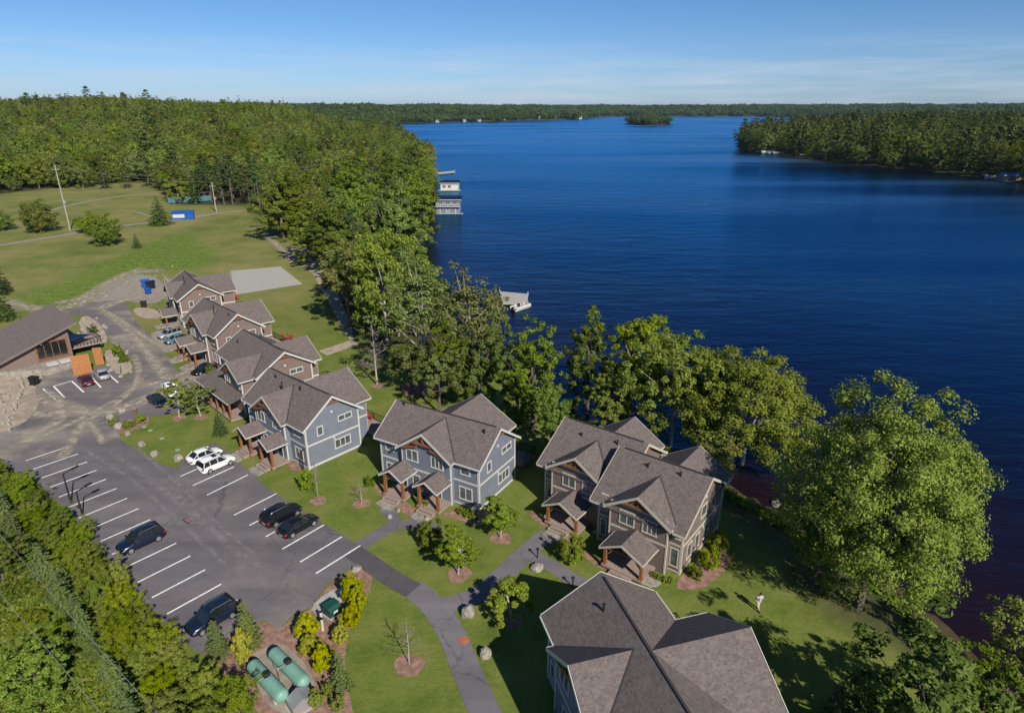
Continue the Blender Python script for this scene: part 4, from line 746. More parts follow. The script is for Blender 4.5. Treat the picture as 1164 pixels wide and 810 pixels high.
for k in range(14):
    px=rnd.uniform(322,372); py=rnd.uniform(282,300); boulder(px,py,rnd.uniform(3,6),rnd.uniform(.4,.8),'stone around the sandy beach pit','stones around the beach pit')
# ---------------------------------------------------------------- lamps, poles, wires
def lamp_post(px,py,top,lab,grp):
    x,y,z=G(px,py); h=height_at(x,y,top)-z; root=empty('street_lamp',(x,y,z),rowdir,lab,'street lamp',grp)
    m=MB(); m.tube([(0,0,-.2),(0,0,h)],[.09,.06],8); m.build('pole',M['pipe'],root)
    m=MB(); m.beam((0,0,h-.05),(.9,0,h+.12),.08,.08); m.build('arm',M['pipe'],root)
    m=MB(); m.prism([(.8,-.16,h+.08),(1.5,-.13,h+.16),(1.5,.13,h+.16),(.8,.16,h+.08)],(0,0,.12)); m.build('lamp_head',M['pipe'],root)
lamp_post(81,572,538,'slim dark parking lamp post, farther one of the two behind the hedge','parking lot lamps')
lamp_post(94,586,558,'slim dark parking lamp post, nearer one of the two behind the hedge','parking lot lamps')
lamp_post(345,535,512,'thin pale lamp post at the front corner of the white-SUV duplex','garden lamps')
for px,py,lab in [(651,667,'dark bollard light on the side path near the foreground roof'),(611,634,'thin path light standing on the flat boulder')]:
    x,y=P(px,py); root=empty('path_light',(x,y,0),0,lab,'path light'); m=MB(); m.tube([(0,0,0),(0,0,.9)],[.06,.06],8); m.build('post',M['pipe'],root); m=MB(); m.lathe([(.06,.9),(.16,.95),(.14,1.05),(.02,1.1)],(0,0,0),10); m.build('lamp_head',M['pipe'],root)
x,y=P(155,472); root=empty('sign_post',(x,y,0),R(-30),'little wooden signpost in the lawn corner bed','sign'); m=MB(); m.box(-.08,.08,-.08,.08,0,1.5); m.build('post',M['cedar'],root); m=MB(); m.box(-.3,.3,-.12,-.081,.9,1.4); m.build('board',M['sand'],root)
x,y=P(137.5,428); root=empty('sign_post',(x,y,0),0,'thin pole in the island by the lodge parking','pole'); m=MB(); m.tube([(0,0,0),(0,0,3.4)],[.06,.05],6); m.build('post',M['metal'],root); m=MB(); m.box(-.25,.25,-.25,.25,0,.2); m.build('base',M['concrete'],root)
def utility_pole(px,py,top,lab,arm=True):
    x,y,z=G(px,py); h=height_at(x,y,top)-z; root=empty('utility_pole',(x,y,z),R(20),lab,'utility pole','wooden utility poles')
    m=MB(); m.tube([(0,0,-.3),(0,0,h)],[.2,.13],8); m.build('pole',M['palebark'],root)
    m=MB(); m.box(-1.1,1.1,-.06,.06,h-1.6,h-1.45); m.build('crossarm',M['palebark'],root)
    m=MB(); m.lathe([(.28,h*.42),(.28,h*.42+.9)],(.45,0,0),10); m.build('transformer',M['metal'],root)
    return (x,y,z+h)
A=utility_pole(80,262,187,'tall pale utility pole standing in the field at left')
B=utility_pole(246,241,207,'pale utility pole at the foot of the pines by the track')
C_=utility_pole(166,398,366,'short pale pole beside the upper lawn') if False else None
def wire(a,b,sag,lab,r=.03):
    pts=[Vector(a).lerp(Vector(b),t)+Vector((0,0,-4*sag*t*(1-t))) for t in np.linspace(0,1,20)]
    m=MB(); m.tube(pts,[r]*20,4); o=m.build('power_line',M['metal'],None,recalc=False); tag(o,lab,'cable','power lines')
wire(A,B,1.5,'power line strung from the field pole to the pole by the pines')
def wp(px,py,z): x,y=P(px,py,z); return (x,y,z)
wire(wp(-40,560,9),wp(215,850,8.5),.3,'thin power line crossing the scrub at lower left, the upper one',.012)
wire(wp(-60,600,9),wp(150,850,8.5),.3,'thin power line crossing the scrub at lower left, the lower one',.012)
# ---------------------------------------------------------------- tree guard, post
x,y,z=G(1043,728); root=empty('leaning_post',(x,y,z),0,'leaning wooden post on the grassy shore under the largest maple','post'); m=MB(); m.beam((0,0,-.2),(-.35,.25,2.3),.16,.16); m.build('post',M['bark'],root); m=MB(); m.box(-.25,.25,-.2,.2,-.1,.06); m.build('footing',M['stone'],root)
# ---------------------------------------------------------------- blue things at the turnaround
def wheelie(px,py,lab,mt,sc_=1.0):
    x,y=P(px,py); root=empty('bin',(x,y,.02),rnd.random()*3,lab,'bin'); root.scale=(sc_,sc_,sc_); m=MB()
    loft(m,[[(-.5*s,-.45*s,z_),(.5*s,-.45*s,z_),(.5*s,.45*s,z_),(-.5*s,.45*s,z_)] for s,z_ in ((.85,.1),(1.05,1.1))]); m.build('bin_body',mt,root)
    m=MB(); m.prism([(-.58,-.52,1.101),(-.58,.52,1.101),(-.58,.5,1.2),(-.58,-.1,1.32),(-.58,-.52,1.2)],(1.16,0,0)); m.build('lid',mt,root)
    for s in (-1,1): m=MB(); m.lathe([(.14,-.05),(.14,.05)],(s*.4,.42,.13),10,'x'); m.build('wheel',M['tyre'],root)
wheelie(169,334,'blue bin with white lid glints, nearer one on the gravel turnaround',M['bluebin']); wheelie(164,349,'black bin on the sandy patch before the farthest house',M['pipe']); wheelie(40,437,'black covered grill box at the lodge wall',M['pipe'])
wheelie(166,327,'blue bin farther back on the gravel turnaround, left one',M['bluebin'],1.5); wheelie(172,328,'blue bin farther back on the gravel turnaround, right one',M['dblue'],1.4)
# container with writing strip
x,y,z=G(209,249); root=empty('shipping_container',(x,y,z),R(16),'blue storage container with a white panel at the field edge','container'); m=MB()
m.box(-3.6,3.6,-1.2,1.2,.1,3.0)
m.build('box',M['bluebin'],root); m=MB(); m.box(-3.3,.6,-1.23,-1.203,.7,1.9); m.build('white_panel',M['white'],root)
m=MB()
for k in range(15): m.box(-3.5+k*.48,-3.42+k*.48,-1.245,-1.202,2.0,2.9)
m.build('ribs',M['dblue'],root)
# court fence
p0=Vector(G(192,232)[:2]); p1=Vector(G(240,229)[:2]); d=p1-p0; root=empty('court_fence',(*p0,h1(*p0)),math.atan2(d.y,d.x),'tall mesh court fence with teal windscreens among the trees behind the container','fence')
n_=8
for k in range(n_+1): m=MB(); m.tube([(d.length*k/n_,0,0),(d.length*k/n_,0,4)],[.07,.07],6); m.build('post',M['metal'],root)
m=MB(); m.box(0,d.length,-.03,-.01,.4,2.6); m.build('windscreen',mat('teal_mesh',(.05,.14,.16),.9),root); m=MB(); m.box(0,d.length,-.03,.03,3.95,4.02); m.build('top_rail',M['metal'],root)
# ---------------------------------------------------------------- boathouses, docks, boats
def boathouse(lab,px0,px1,py,h,depth,wallm,roofm,two=False,yaw=None):
    a=Vector(P(px0,py,ZW));b=Vector(P(px1,py,ZW)); d=b-a; W_=d.length; root=empty('boathouse',(*a,ZW),math.atan2(d.y,d.x),lab,'boathouse')
    m=MB(); m.prism([(0,0,-.6),(0,depth,-.6),(0,depth,h),(0,depth/2,h+depth*.12),(0,0,h)],(W_,0,0)); m.build('wall',wallm,root)
    m=MB(); o=.6; k=.24; m.slab([(-o,-o,h-.05),(W_+o,-o,h-.05),(W_+o,depth/2,h+depth*.12+.25),(-o,depth/2,h+depth*.12+.25)],.2); m.slab([(-o,depth/2,h+depth*.12+.249),(W_+o,depth/2,h+depth*.12+.249),(W_+o,depth+o,h-.05),(-o,depth+o,h-.05)],.2); rf=m.build('roof',roofm,root)
    m=MB(); m.box(-o,W_+o,-o-.1,-o-.005,h-.3,h-.02); m.build('fascia',M['white'],rf)
    fr0=lambda a_:(Vector((a_,0,0)),Vector((1,0,0)),Vector((0,-1,0)))
    for k in range(3 if two else 2): add_window(root,fr0(W_*(.2+.3*k)),h*.76 if two else h*.55,1.6,1.3,2,M['white'])
    if two:
        for k in range(2): 
            m=MB(); fbox(m,fr0(W_*(.3+.38*k)),-1.5,1.5,.2,2.2,0,.05); dd=m.build('boat_door',M['white'],root); m=MB(); fbox(m,fr0(W_*(.3+.38*k)),-1.2,1.2,.3,2.0,.05,.07); m.build('door_panel',M['blue'],dd)
        m=MB(); m.box(0,W_,-1.2,-.01,h*.52-.15,h*.52); m.build('balcony',M['white'],root)
        m=MB(); 
        for x in np.arange(0,W_+.1,.6): m.box(x-.04,x+.04,-1.2,-1.12,h*.52,h*.52+1)
        m.box(0,W_,-1.2,-1.1,h*.52+1,h*.52+1.08); m.build('balcony_rail',M['white'],root)
    m=MB(); m.box(-1,W_+1.4,-2.2,-1.25 if two else -.05,.25,.5); 
    for x in np.linspace(-.7,W_+1,5): m.tube([(x,-2,-2),(x,-2,.6)],[.12,.12],6)
    m.build('dock_deck',M['concrete'],root)
boathouse('two-storey grey and white boathouse on the water, nearer of the two',496,523,243,5.8,7,M['blue'],M['dblue'],True)
boathouse('small white boathouse with dark roof beyond the two-storey one',501,521,217,4.1,7,M['white'],M['dblue'])
boathouse('dark boathouse with a blue roof on the right-hand shore at the picture edge',1140,1164,207,4.0,7,M['brown'],M['bluebin'])
def dock(lab,pts,z=ZW+.55):
    ps=[Vector((*P(x,y,z),z)) for x,y in pts]; c=sum(ps,Vector())/len(ps); root=empty('dock',(c.x,c.y,ZW),0,lab,'dock')
    m=MB(); m.prism([(p.x-c.x,p.y-c.y,.35) for p in ps],(0,0,.2)); m.build('deck',M['concrete'],root)
    for p in ps: m=MB(); m.tube([(p.x-c.x,p.y-c.y,-2),(p.x-c.x,p.y-c.y,1.0)],[.13,.13],8); m.build('pile',M['palebark'],root)
dock('grey floating dock beside the pontoon boat on the left shore',[(568,331),(600,334),(600,345),(571,345)])
def pontoon(lab,c,yaw,s=1,grp=None):
    root=empty('boat',(c[0],c[1],ZW),yaw,lab,'boat',grp); root.scale=(s,s,s)
    for sy in (-1,1): m=MB(); m.lathe([(.05,-3.4),(.33,-3.1),(.35,2.6),(.05,3.5)],(0,sy*.85,.2),10,'x'); m.build('pontoon',M['metal'],root,True)
    m=MB(); m.box(-3.2,3.0,-1.25,1.25,.5,.62); m.build('deck',M['concrete'],root)
    m=MB(); m.box(-3.1,2.9,-1.22,-1.15,.62,1.25); m.box(-3.1,2.9,1.15,1.22,.62,1.25); m.box(2.85,2.92,-1.149,1.149,.62,1.25); m.build('side_rail',M['white'],root)
    for x,y_ in ((-2.4,0),(1.9,.75),(1.9,-.75)): m=MB(); m.box(x-.6,x+.6,y_-.35,y_+.35,.62,1.0); m.box(x-.6,x-.45,y_-.35,y_+.35,1.001,1.4); m.build('seat',M['cream'],root)
    m=MB(); m.box(-.4,.1,.3,.9,.62,1.5); m.build('console',M['maroon'],root)
    m=MB(); m.box(-3.7,-3.25,-.25,.25,.3,1.2); m.build('outboard_motor',M['black'],root)
c,y=between((582,351),(601,345)); pontoon('white pontoon boat moored at the grey dock on the left shore',P(592,351,ZW),y,.78)
for px,py,lab in [(873,173,'small white boat by the right-hand point, leftmost of three'),(886,174,'small white boat by the right-hand point, middle of three'),(916,177,'small white boat by the right-hand point, rightmost of three'),(1130,202,'white boat near the dark boathouse at the picture edge')]: pontoon(lab,P(px,py+1.5,ZW),R(-10),1.9,'boats at the right-hand shore')
dock('low rocky-looking dock reaching into the lake beyond the small boathouse',[(496,196),(517,194),(517,196),(498,198)])
# far cottages
def cottage(lab,px,py,wpx,hm,wm,rm):
    x,y=P(px,py,ZW); x*=.97; y*=.97; s=wpx*.75*mpp(x,y,ZW); hm*=.7; z=max(ZW+.5,h1(x,y)); root=empty('cottage',(x,y,z),0,lab,'cottage','cottages on the far shore')
    m=MB(); m.prism([(-s/2,0,-2),(-s/2,s*.7,-2),(-s/2,s*.7,hm),(-s/2,s*.35,hm*1.5),(-s/2,0,hm)],(s,0,0)); m.build('wall',wm,root)
    m=MB(); m.slab([(-s*.55,-.8,hm*.98),(s*.55,-.8,hm*.98),(s*.55,s*.35,hm*1.55),(-s*.55,s*.35,hm*1.55)],.4); m.slab([(-s*.55,s*.351,hm*1.549),(s*.55,s*.351,hm*1.549),(s*.55,s*.75,hm*.98),(-s*.55,s*.75,hm*.98)],.4); m.build('roof',rm,root)
    m=MB(); 
    for k in range(3): m.box(-s*.35+k*s*.28,-s*.2+k*s*.28,-.1,.0,hm*.35,hm*.75)
    m.build('window',M['glass'],root)
for a in [(430,152,9,7,M['white'],M['metal'],'white cottage with pale roof on the left shore by the narrows'),(438,149,6,6,M['cream'],M['cedar'],'tan cottage just right of the white one by the narrows'),
 (446,147.5,4,3.5,M['white'],M['white'],'small white boathouse at the narrows'),(503,137.4,9,12,M['cream'],M['cedar'],'large tan lodge on the far shore straight past the narrows'),(497,138.6,5,6,M['white'],M['metal'],'white boathouse below the tan lodge on the far shore'),
 (545,137.6,5,6,M['white'],M['metal'],'white cottage on the far shore, first right of the tan lodge'),(558,137.2,6,8,M['white'],M['metal'],'white cottage on the far shore, second right of the tan lodge'),(590,136.3,6,9,M['white'],M['metal'],'white cottage on the far shore, third right of the tan lodge'),(612,136,5,9,M['white'],M['white'],'white cottage on the far shore, fourth right of the tan lodge'),(660,135,4,10,M['white'],M['metal'],'white cottage at the end of the far shore point'),(528,138,4,6,M['white'],M['metal'],'tiny white cottage just right of the tan lodge'),(573,136.9,4,6,M['cream'],M['metal'],'tiny cream cottage between the second and third white ones'),(632,135.6,4,8,M['white'],M['metal'],'tiny white cottage left of the far shore point')]:
    cottage(a[6],a[0],a[1],a[2],a[3],a[4],a[5])
# ---------------------------------------------------------------- deck chairs
def deck_chair(px,py,z,lab,yaw):
    x,y=P(px,py,z); root=empty('armchair',(x,y,z),yaw,lab,'chair','red deck chairs')
    m=MB(); m.prism([(-.3,-.35,.3),(.3,-.35,.3),(.3,.3,.2),(-.3,.3,.2)],(0,0,.05)); m.build('seat',M['redp'],root)
    m=MB(); m.prism([(-.3,.3,.22),(.3,.3,.22),(.34,.62,1.0),(-.34,.62,1.0)],(0,.05,.01)); m.build('backrest',M['redp'],root)
    for s in (-1,1): m=MB(); m.box(s*.38-.07,s*.38+.07,-.4,.45,.55,.59); m.build('armrest',M['redp'],root)
    for s in (-1,1):
        for yy in (-.35,.3): m=MB(); m.box(s*.34-.04,s*.34+.04,yy-.04,yy+.04,0,.549 if yy<0 else .3); m.build('leg',M['redp'],root)
for a in [(325,386,.5,'red deck chair on the deck behind the silver-SUV duplex, left one',1.5),(331,384,.5,'red deck chair on the deck behind the silver-SUV duplex, right one',2.2),(269,339,.5,'red deck chair behind the farthest house',1.),(421,476,.5,'red deck chair behind the white-SUV duplex',1.2)]: deck_chair(*a)
# ---------------------------------------------------------------- person
def person():
    x,y,z=G(861.5,693); root=empty('person',(x,y,z),R(200),'person in pale clothes walking on the shaded lawn by the waterside trees','person')
    J={'pel':(0,0,.95,.14),'ch':(0,0,1.28,.16),'nk':(0,0,1.47,.06),'hd':(0,.02,1.62,.10),'hdt':(0,.02,1.71,.07),
       'sL':(-.19,0,1.40,.06),'eL':(-.26,.08,1.13,.045),'wL':(-.24,-.06,.90,.03),'hL':(-.24,-.09,.83,.035),'sR':(.19,0,1.40,.06),'eR':(.26,-.08,1.13,.045),'wR':(.25,.06,.90,.03),'hR':(.25,.09,.83,.035),
       'tL':(-.1,0,.90,.09),'kL':(-.11,-.12,.50,.06),'aL':(-.11,-.02,.09,.042),'fL':(-.11,-.2,.04,.04),'tR':(.1,0,.90,.09),'kR':(.11,.03,.49,.06),'aR':(.11,.28,.13,.042),'fR':(.11,.16,.03,.04)}
    E_=[('pel','ch'),('ch','nk'),('nk','hd'),('hd','hdt'),('ch','sL'),('sL','eL'),('eL','wL'),('wL','hL'),('ch','sR'),('sR','eR'),('eR','wR'),('wR','hR'),('pel','tL'),('tL','kL'),('kL','aL'),('aL','fL'),('pel','tR'),('tR','kR'),('kR','aR'),('aR','fR')]
    for s,hn in ((-1,'hL'),(1,'hR')):
        hx,hy,hz_,_=J[hn]
        for k in range(5):
            nm=hn+str(k); J[nm]=(hx+(k-2)*.016,hy-.01 if k else hy-.03,hz_-.07-(.012 if k in(2,3) else 0),.009); E_.append((hn,nm))
    ks=list(J); me=bpy.data.meshes.new('body'); me.from_pydata([J[k][:3] for k in ks],[(ks.index(a),ks.index(b)) for a,b in E_],[]); me.materials.append(M['skin'])
    o=bpy.data.objects.new('body',me); COL.objects.link(o); o.parent=root
    md=o.modifiers.new('s','SKIN'); 
    for i,k in enumerate(ks): me.skin_vertices[0].data[i].radius=(J[k][3],J[k][3]); me.skin_vertices[0].data[i].use_root=(k=='pel')
    sb=o.modifiers.new('b','SUBSURF'); sb.levels=sb.render_levels=1
    m=MB(); m.lathe([(.155,.93),(.17,1.0),(.165,1.2),(.2,1.36),(.12,1.46),(.07,1.48)],(0,0,0),12); 
    for s,e in (('sL','eL'),('sR','eR')): m.tube([J[s][:3],J[e][:3]],[.085,.07],8)
    m.build('shirt',M['shirt'],root,True)
    m=MB()
    for a,b,c_ in (('tL','kL','aL'),('tR','kR','aR')): m.tube([(J[a][0],J[a][1],1.0),J[b][:3],J[c_][:3]],[.115,.085,.065],8)
    m.lathe([(.1,.84),(.155,.9),(.16,.98)],(0,0,0),12); m.build('trousers',M['jeans'],root,True)
    m=MB(); m.lathe([(.108,1.63),(.115,1.68),(.09,1.75),(.02,1.785)],(0,.035,0),10); m.build('hair',M['hair'],root,True)
    for s in (-1,1): m=MB(); m.lathe([(.005,-.012),(.012,0),(.005,.012)],(s*.035,-.085,1.64),6); m.build('eye',M['white'],root)
    m=MB(); m.prism([(-.015,-.088,1.6),(.015,-.088,1.6),(0,-.075,1.645)],(0,-.02,0)); m.build('nose',M['skin'],root)
    for f_ in ('fL','fR'): m=MB(); p_=J[f_]; m.box(p_[0]-.05,p_[0]+.05,p_[1]-.06,p_[1]+.2,p_[2]-.04,p_[2]+.05); m.build('shoe',M['tyre'],root)
person()
# ---------------------------------------------------------------- foliage
LM=dict(
 maple=leafmat('maple_leaves',(.12,.17,.021),(.18,.23,.032),(.26,.285,.055),.3,(.9,1.14),(.492,.512)),
 broad=leafmat('broad_leaves',(.085,.14,.021),(.135,.19,.032),(.20,.235,.05),.27,(.72,1.3),(.475,.512)),
 yellow=leafmat('yellow_green_leaves',(.19,.21,.018),(.30,.29,.025),(.42,.37,.035),.3,(.88,1.12),(.5,.522)),
 olive=leafmat('olive_leaves',(.10,.135,.034),(.15,.178,.047),(.205,.215,.07),.22,(.8,1.2)),
 conifer=leafmat('conifer_needles',(0.033,0.063,0.021),(0.057,0.095,0.029),(0.090,0.119,0.039),.08),
 pine=leafmat('pine_needles',(.045,.068,.024),(.078,.1,.032),(.12,.125,.045),.1,(.6,1.25)),
 brown=leafmat('rusty_needles',(0.105,0.105,0.035),(0.180,0.143,0.056),(0.255,0.180,0.077),.1),
 spruceb=leafmat('blue_spruce_needles',(.075,.115,.038),(.115,.16,.055),(.17,.20,.075),.1,(.75,1.15)),
 hedge=leafmat('scrub_leaves',(.10,.155,.020),(.155,.205,.028),(.24,.26,.048),.28,(.78,1.2),(.478,.512)),
 farbroad=leafmat('hillside_leaves',(.08,.125,.024),(.12,.17,.032),(.19,.22,.05),.2,(.5,1.45),(.458,.518)),
 farwood=leafmat('distant_canopy',(.035,.06,.02),(.055,.085,.028),(.09,.115,.038),.15,(.7,1.2)),
 twig=mat('bare_twigs',(.17,.14,.12),.9),
)
def leaves(C,Rr,per,size,seed,asp=.55,up=.35,flat=1.0):
    """C: clump centres, Rr: clump radii -> rhombic leaf sprays spread through each clump"""
    r=np.random.RandomState(seed); n=len(C)*per
    c=np.repeat(C,per,0); rad=np.repeat(Rr,per)
    d=r.normal(size=(n,3)); d/=np.linalg.norm(d,axis=1)[:,None]; t=r.rand(n)**.45
    p=c+d*(rad*t)[:,None]*np.array([1,1,.72*flat])
    cc=C.mean(0); cd=c-cc; cd/=np.linalg.norm(cd,axis=1)[:,None]+1e-6; nm=d*.7+cd*.45+r.normal(size=(n,3))*.42+np.array([0,0,up]); nm/=np.linalg.norm(nm,axis=1)[:,None]
    a=np.cross(nm,r.normal(size=(n,3))); a/=np.linalg.norm(a,axis=1)[:,None]; b=np.cross(nm,a)
    s=(size*(.6+.8*r.rand(n)))[:,None]
    v=np.stack([p-a*s*.5,p+b*s*asp*.5+a*s*.05,p+a*s*.5-nm*s*.12,p-b*s*asp*.5+a*s*.05],1)
    return v.reshape(-1,3)
def quadmesh(name,v,m):
    v=np.asarray(v,float); me=bpy.data.meshes.new(name); me.vertices.add(len(v)); me.vertices.foreach_set('co',v.ravel()); me.loops.add(len(v)); me.loops.foreach_set('vertex_index',np.arange(len(v)))
    k=len(v)//4; me.polygons.add(k); me.polygons.foreach_set('loop_start',np.arange(0,4*k,4)); me.polygons.foreach_set('loop_total',np.full(k,4)); me.update(calc_edges=True); me.materials.append(m); return me
def crown_centres(n,seed,rx,zc,rz,fill=.5,lob=.22,bottom=-.55,cr=(.15,.11)):
    r=np.random.RandomState(seed); ph=r.rand(6)*6.28; out=[];rad=[]
    k1,k2=r.randint(2,4),r.randint(3,6)
    while len(out)<n:
        d=r.normal(size=3); d/=np.linalg.norm(d)
        if d[2]<bottom: continue
        az=math.atan2(d[1],d[0]); f=1+lob*math.sin(k1*az+ph[0]+2*d[2])+lob*.6*math.sin(k2*az+ph[1]-3*d[2])+lob*.5*math.sin(5*d[2]+ph[2])
        t=(fill+(1-fill)*r.rand()**.6)*f
        out.append((d[0]*rx*t,d[1]*rx*t,zc+d[2]*rz*t)); rad.append(rx*(cr[0]+cr[1]*r.rand()))
    return np.array(out),np.array(rad)
def limb_mesh(H_,zc,C,nl,m,seed,r0=None,n=7,branch_from=.25):
    r=np.random.RandomState(seed); mb=MB(); r0=r0 or H_*.022
    top=(r.normal()*.3,r.normal()*.3,H_*.8)
    mb.tube([(0,0,-.6),(0,0,.2),(top[0]*.3,top[1]*.3,H_*.35),top],[r0*1.35,r0,r0*.75,r0*.15],n)
    idx=r.permutation(len(C))[:nl]
    for i in idx:
        c=C[i]; z0=H_*(branch_from+.4*r.rand())*min(1,c[2]/(H_*.55)); z0=min(z0,c[2]*.85); f=z0/H_/.8
        st=Vector((top[0]*f,top[1]*f,z0)); e=Vector(c); md=st.lerp(e,.5)+Vector((0,0,(e-st).length*.08))
        mb.tube([st,md,e],[r0*.42,r0*.24,r0*.06],5,False)
    me=mb.build('trunk',m); mesh=me.data; bpy.data.objects.remove(me); return mesh
TEMPL={}
def broad_t(key,seed,H_,rx,ncl,per,size,leafm,barkm='bark',nl=10,zf=.6,rz=None,fill=.5,lob=.22,bottom=-.5,r0=None,cr=(.15,.11)):
    zc=H_*zf; rz=rz or H_-zc
    C,Rr=crown_centres(ncl,seed,rx*.88,zc,rz*.92,fill,lob,bottom,cr)
    TEMPL[key]=(limb_mesh(H_,zc,C,nl,M[barkm],seed,r0),quadmesh('crown',leaves(C,Rr,per,size,seed+1),LM[leafm]),H_,rx)
def cone_t(key,seed,H_,rx,layers,boughs,per,size,leafm,zb=.08,pw=.85,barkm='bark'):
    r=np.random.RandomState(seed); C=[];Rr=[]
    for i in range(layers):
        t=(i+r.rand()*.5)/layers; z=H_*(zb+(1-zb)*t); R_=rx*(1-t)**pw*(.82+.3*r.rand())+.06*rx
        nb=max(3,int(boughs*(1-t)+2))
        for k in range(nb):
            az=6.28*(k+r.rand()*.7)/nb; q=R_*(.75+.35*r.rand())
            for s in (.35,.65,.95):
                C.append((q*s*math.cos(az),q*s*math.sin(az),z-q*s*.28)); Rr.append(max(.05*rx,R_*.26*(1.15-.5*s)))
    C=np.array(C);Rr=np.array(Rr)
    mb=MB(); mb.tube([(0,0,-.5),(0,0,H_*.5),(0,0,H_*.98)],[H_*.018,H_*.011,H_*.002],6); o=mb.build('trunk',M[barkm]); me=o.data; bpy.data.objects.remove(o)
    TEMPL[key]=(me,quadmesh('crown',leaves(C,Rr,per,size,seed+1,asp=.45,up=.5,flat=.6),LM[leafm]),H_,rx)
def pine_t(key,seed,H_,rx,ncl,per,size,leafm):   # white pine: bare lower trunk, layered tufts
    r=np.random.RandomState(seed); C=[];Rr=[]
    for i in range(ncl):
        t=r.rand()**.8; z=H_*(.38+.6*t); R_=rx*(1.05-t)**.7*(.5+.6*r.rand()); az=r.rand()*6.28
        C.append((R_*math.cos(az),R_*math.sin(az),z-H_*.08)); Rr.append(rx*(.16+.12*r.rand()))
    C=np.array(C);Rr=np.array(Rr)
    TEMPL[key]=(limb_mesh(H_,H_*.7,C,8,M['bark'],seed,H_*.014,6,.4),quadmesh('crown',leaves(C,Rr,per,size,seed+1,flat=.5),LM[leafm]),H_,rx)
def bare_t(key,seed,H_,rx,barkm='palebark',nb=16,twig=9):
    r=np.random.RandomState(seed); mb=MB(); mb.tube([(0,0,-.3),(.05,0,H_*.5),(0,.1,H_)],[H_*.014,H_*.009,H_*.002],7); o=mb.build('trunk',M[barkm]); me=o.data; bpy.data.objects.remove(o)
    tw=MB()
    for i in range(nb):
        t=.22+.72*(i+r.rand())/nb; az=r.rand()*6.28; L_=rx*(1.1-t)*(.8+.5*r.rand()); s=Vector((0,0,H_*t)); d=Vector((math.cos(az),math.sin(az),.55)); e=s+d*L_
        tw.tube([s,s.lerp(e,.5)+Vector((0,0,-.05*L_)),e],[H_*.006,H_*.004,H_*.002],4,False)
        for k in range(twig):
            f=.25+.7*r.rand(); a=s.lerp(e,f); q=a+Vector((r.normal()*.35,r.normal()*.35,.25+.3*r.rand()))*L_*.42; tw.tube([a,q],[H_*.003,H_*.0015],3,False)
    o=tw.build('branches',LM['twig']); m2=o.data; bpy.data.objects.remove(o)
    TEMPL[key]=(me,m2,H_,rx)
# close, detailed
broad_t('maple_a',3,18,8,520,180,.22,'maple',nl=26,zf=.52,fill=.42,lob=.09,bottom=-.9,r0=.38,cr=(.095,.085))
broad_t('maple_b',5,15,7,340,150,.25,'maple','palebark',nl=24,zf=.52,fill=.4,lob=.13,bottom=-.85,r0=.26,cr=(.10,.085))
broad_t('maple_c',8,14,5.2,190,100,.3,'maple','palebark',nl=18,zf=.55,fill=.42,lob=.26,bottom=-.85,r0=.2,cr=(.10,.09))
broad_t('tall_a',12,15,3.8,150,90,.33,'broad',nl=14,zf=.54,lob=.22,rz=7,bottom=-.85,cr=(.12,.1))
broad_t('tall_b',14,15,4.6,170,85,.34,'broad',nl=14,zf=.52,lob=.26,rz=7.2,bottom=-.9,cr=(.11,.1))
broad_t('round_bush',15,8,4.4,150,85,.30,'broad',nl=10,zf=.5,lob=.18,rz=4,bottom=-.95,fill=.4)
broad_t('birch',17,16,4.2,120,42,.34,'olive','palebark',nl=26,zf=.62,fill=.35,lob=.3,r0=.17)
broad_t('olive_a',21,14,4.4,110,70,.36,'olive',nl=16,zf=.58,lob=.28)
broad_t('sapling',25,4,1.3,64,90,.15,'maple','palebark',nl=12,zf=.56,bottom=-.85,fill=.3,lob=.2,r0=.05)
broad_t('sapling_y',26,4,1.15,50,80,.15,'maple','palebark',nl=12,zf=.56,bottom=-.8,fill=.3,lob=.2,r0=.05)
broad_t('sapling_o',27,4,1.25,40,55,.15,'olive','palebark',nl=14,zf=.58,bottom=-.8,fill=.3,lob=.2,r0=.05)
broad_t('shrub',31,2,1.3,66,90,.13,'broad',nl=6,zf=.5,fill=.4,rz=.95,bottom=-.8,r0=.04)
broad_t('shrub_light',32,2,1.2,66,90,.13,'maple',nl=6,zf=.5,fill=.4,rz=.95,bottom=-.8,r0=.04)
broad_t('golden',35,2,1.15,70,110,.12,'yellow',nl=5,zf=.5,fill=.4,lob=.1,rz=.95,bottom=-.8,r0=.03)
broad_t('hedge_a',38,5,2.2,110,110,.15,'hedge',nl=8,zf=.5,fill=.35,rz=2.5,bottom=-.8,lob=.3)
broad_t('hedge_b',39,5,1.9,100,110,.15,'hedge',nl=8,zf=.5,fill=.35,rz=2.5,bottom=-.8,lob=.35)
broad_t('hedge_c',40,5,2.1,90,90,.15,'broad',nl=8,zf=.5,fill=.35,rz=2.5,bottom=-.8,lob=.35)
cone_t('spruce_n',41,7,1.9,17,8,26,.20,'conifer',.05)
cone_t('spruce_blue',43,5,1.9,15,10,34,.17,'spruceb',.01,.55)
cone_t('rusty',45,12,3.0,20,9,32,.26,'brown',.05,.6)
cone_t('spruce_far',47,16,3.4,11,5,7,.75,'conifer',.06)
cone_t('spruce_farb',49,17,3.0,11,5,7,.75,'pine',.12)
pine_t('pine_a',51,18,4.2,60,46,.42,'pine'); pine_t('pine_b',52,19,3.8,52,46,.42,'conifer')
pine_t('pine_far',53,19,4.4,30,18,1.0,'pine')
bare_t('bare',61,9.5,2.6,nb=34,twig=16); bare_t('bare_small',62,4,1.5,'palebark',18,8)
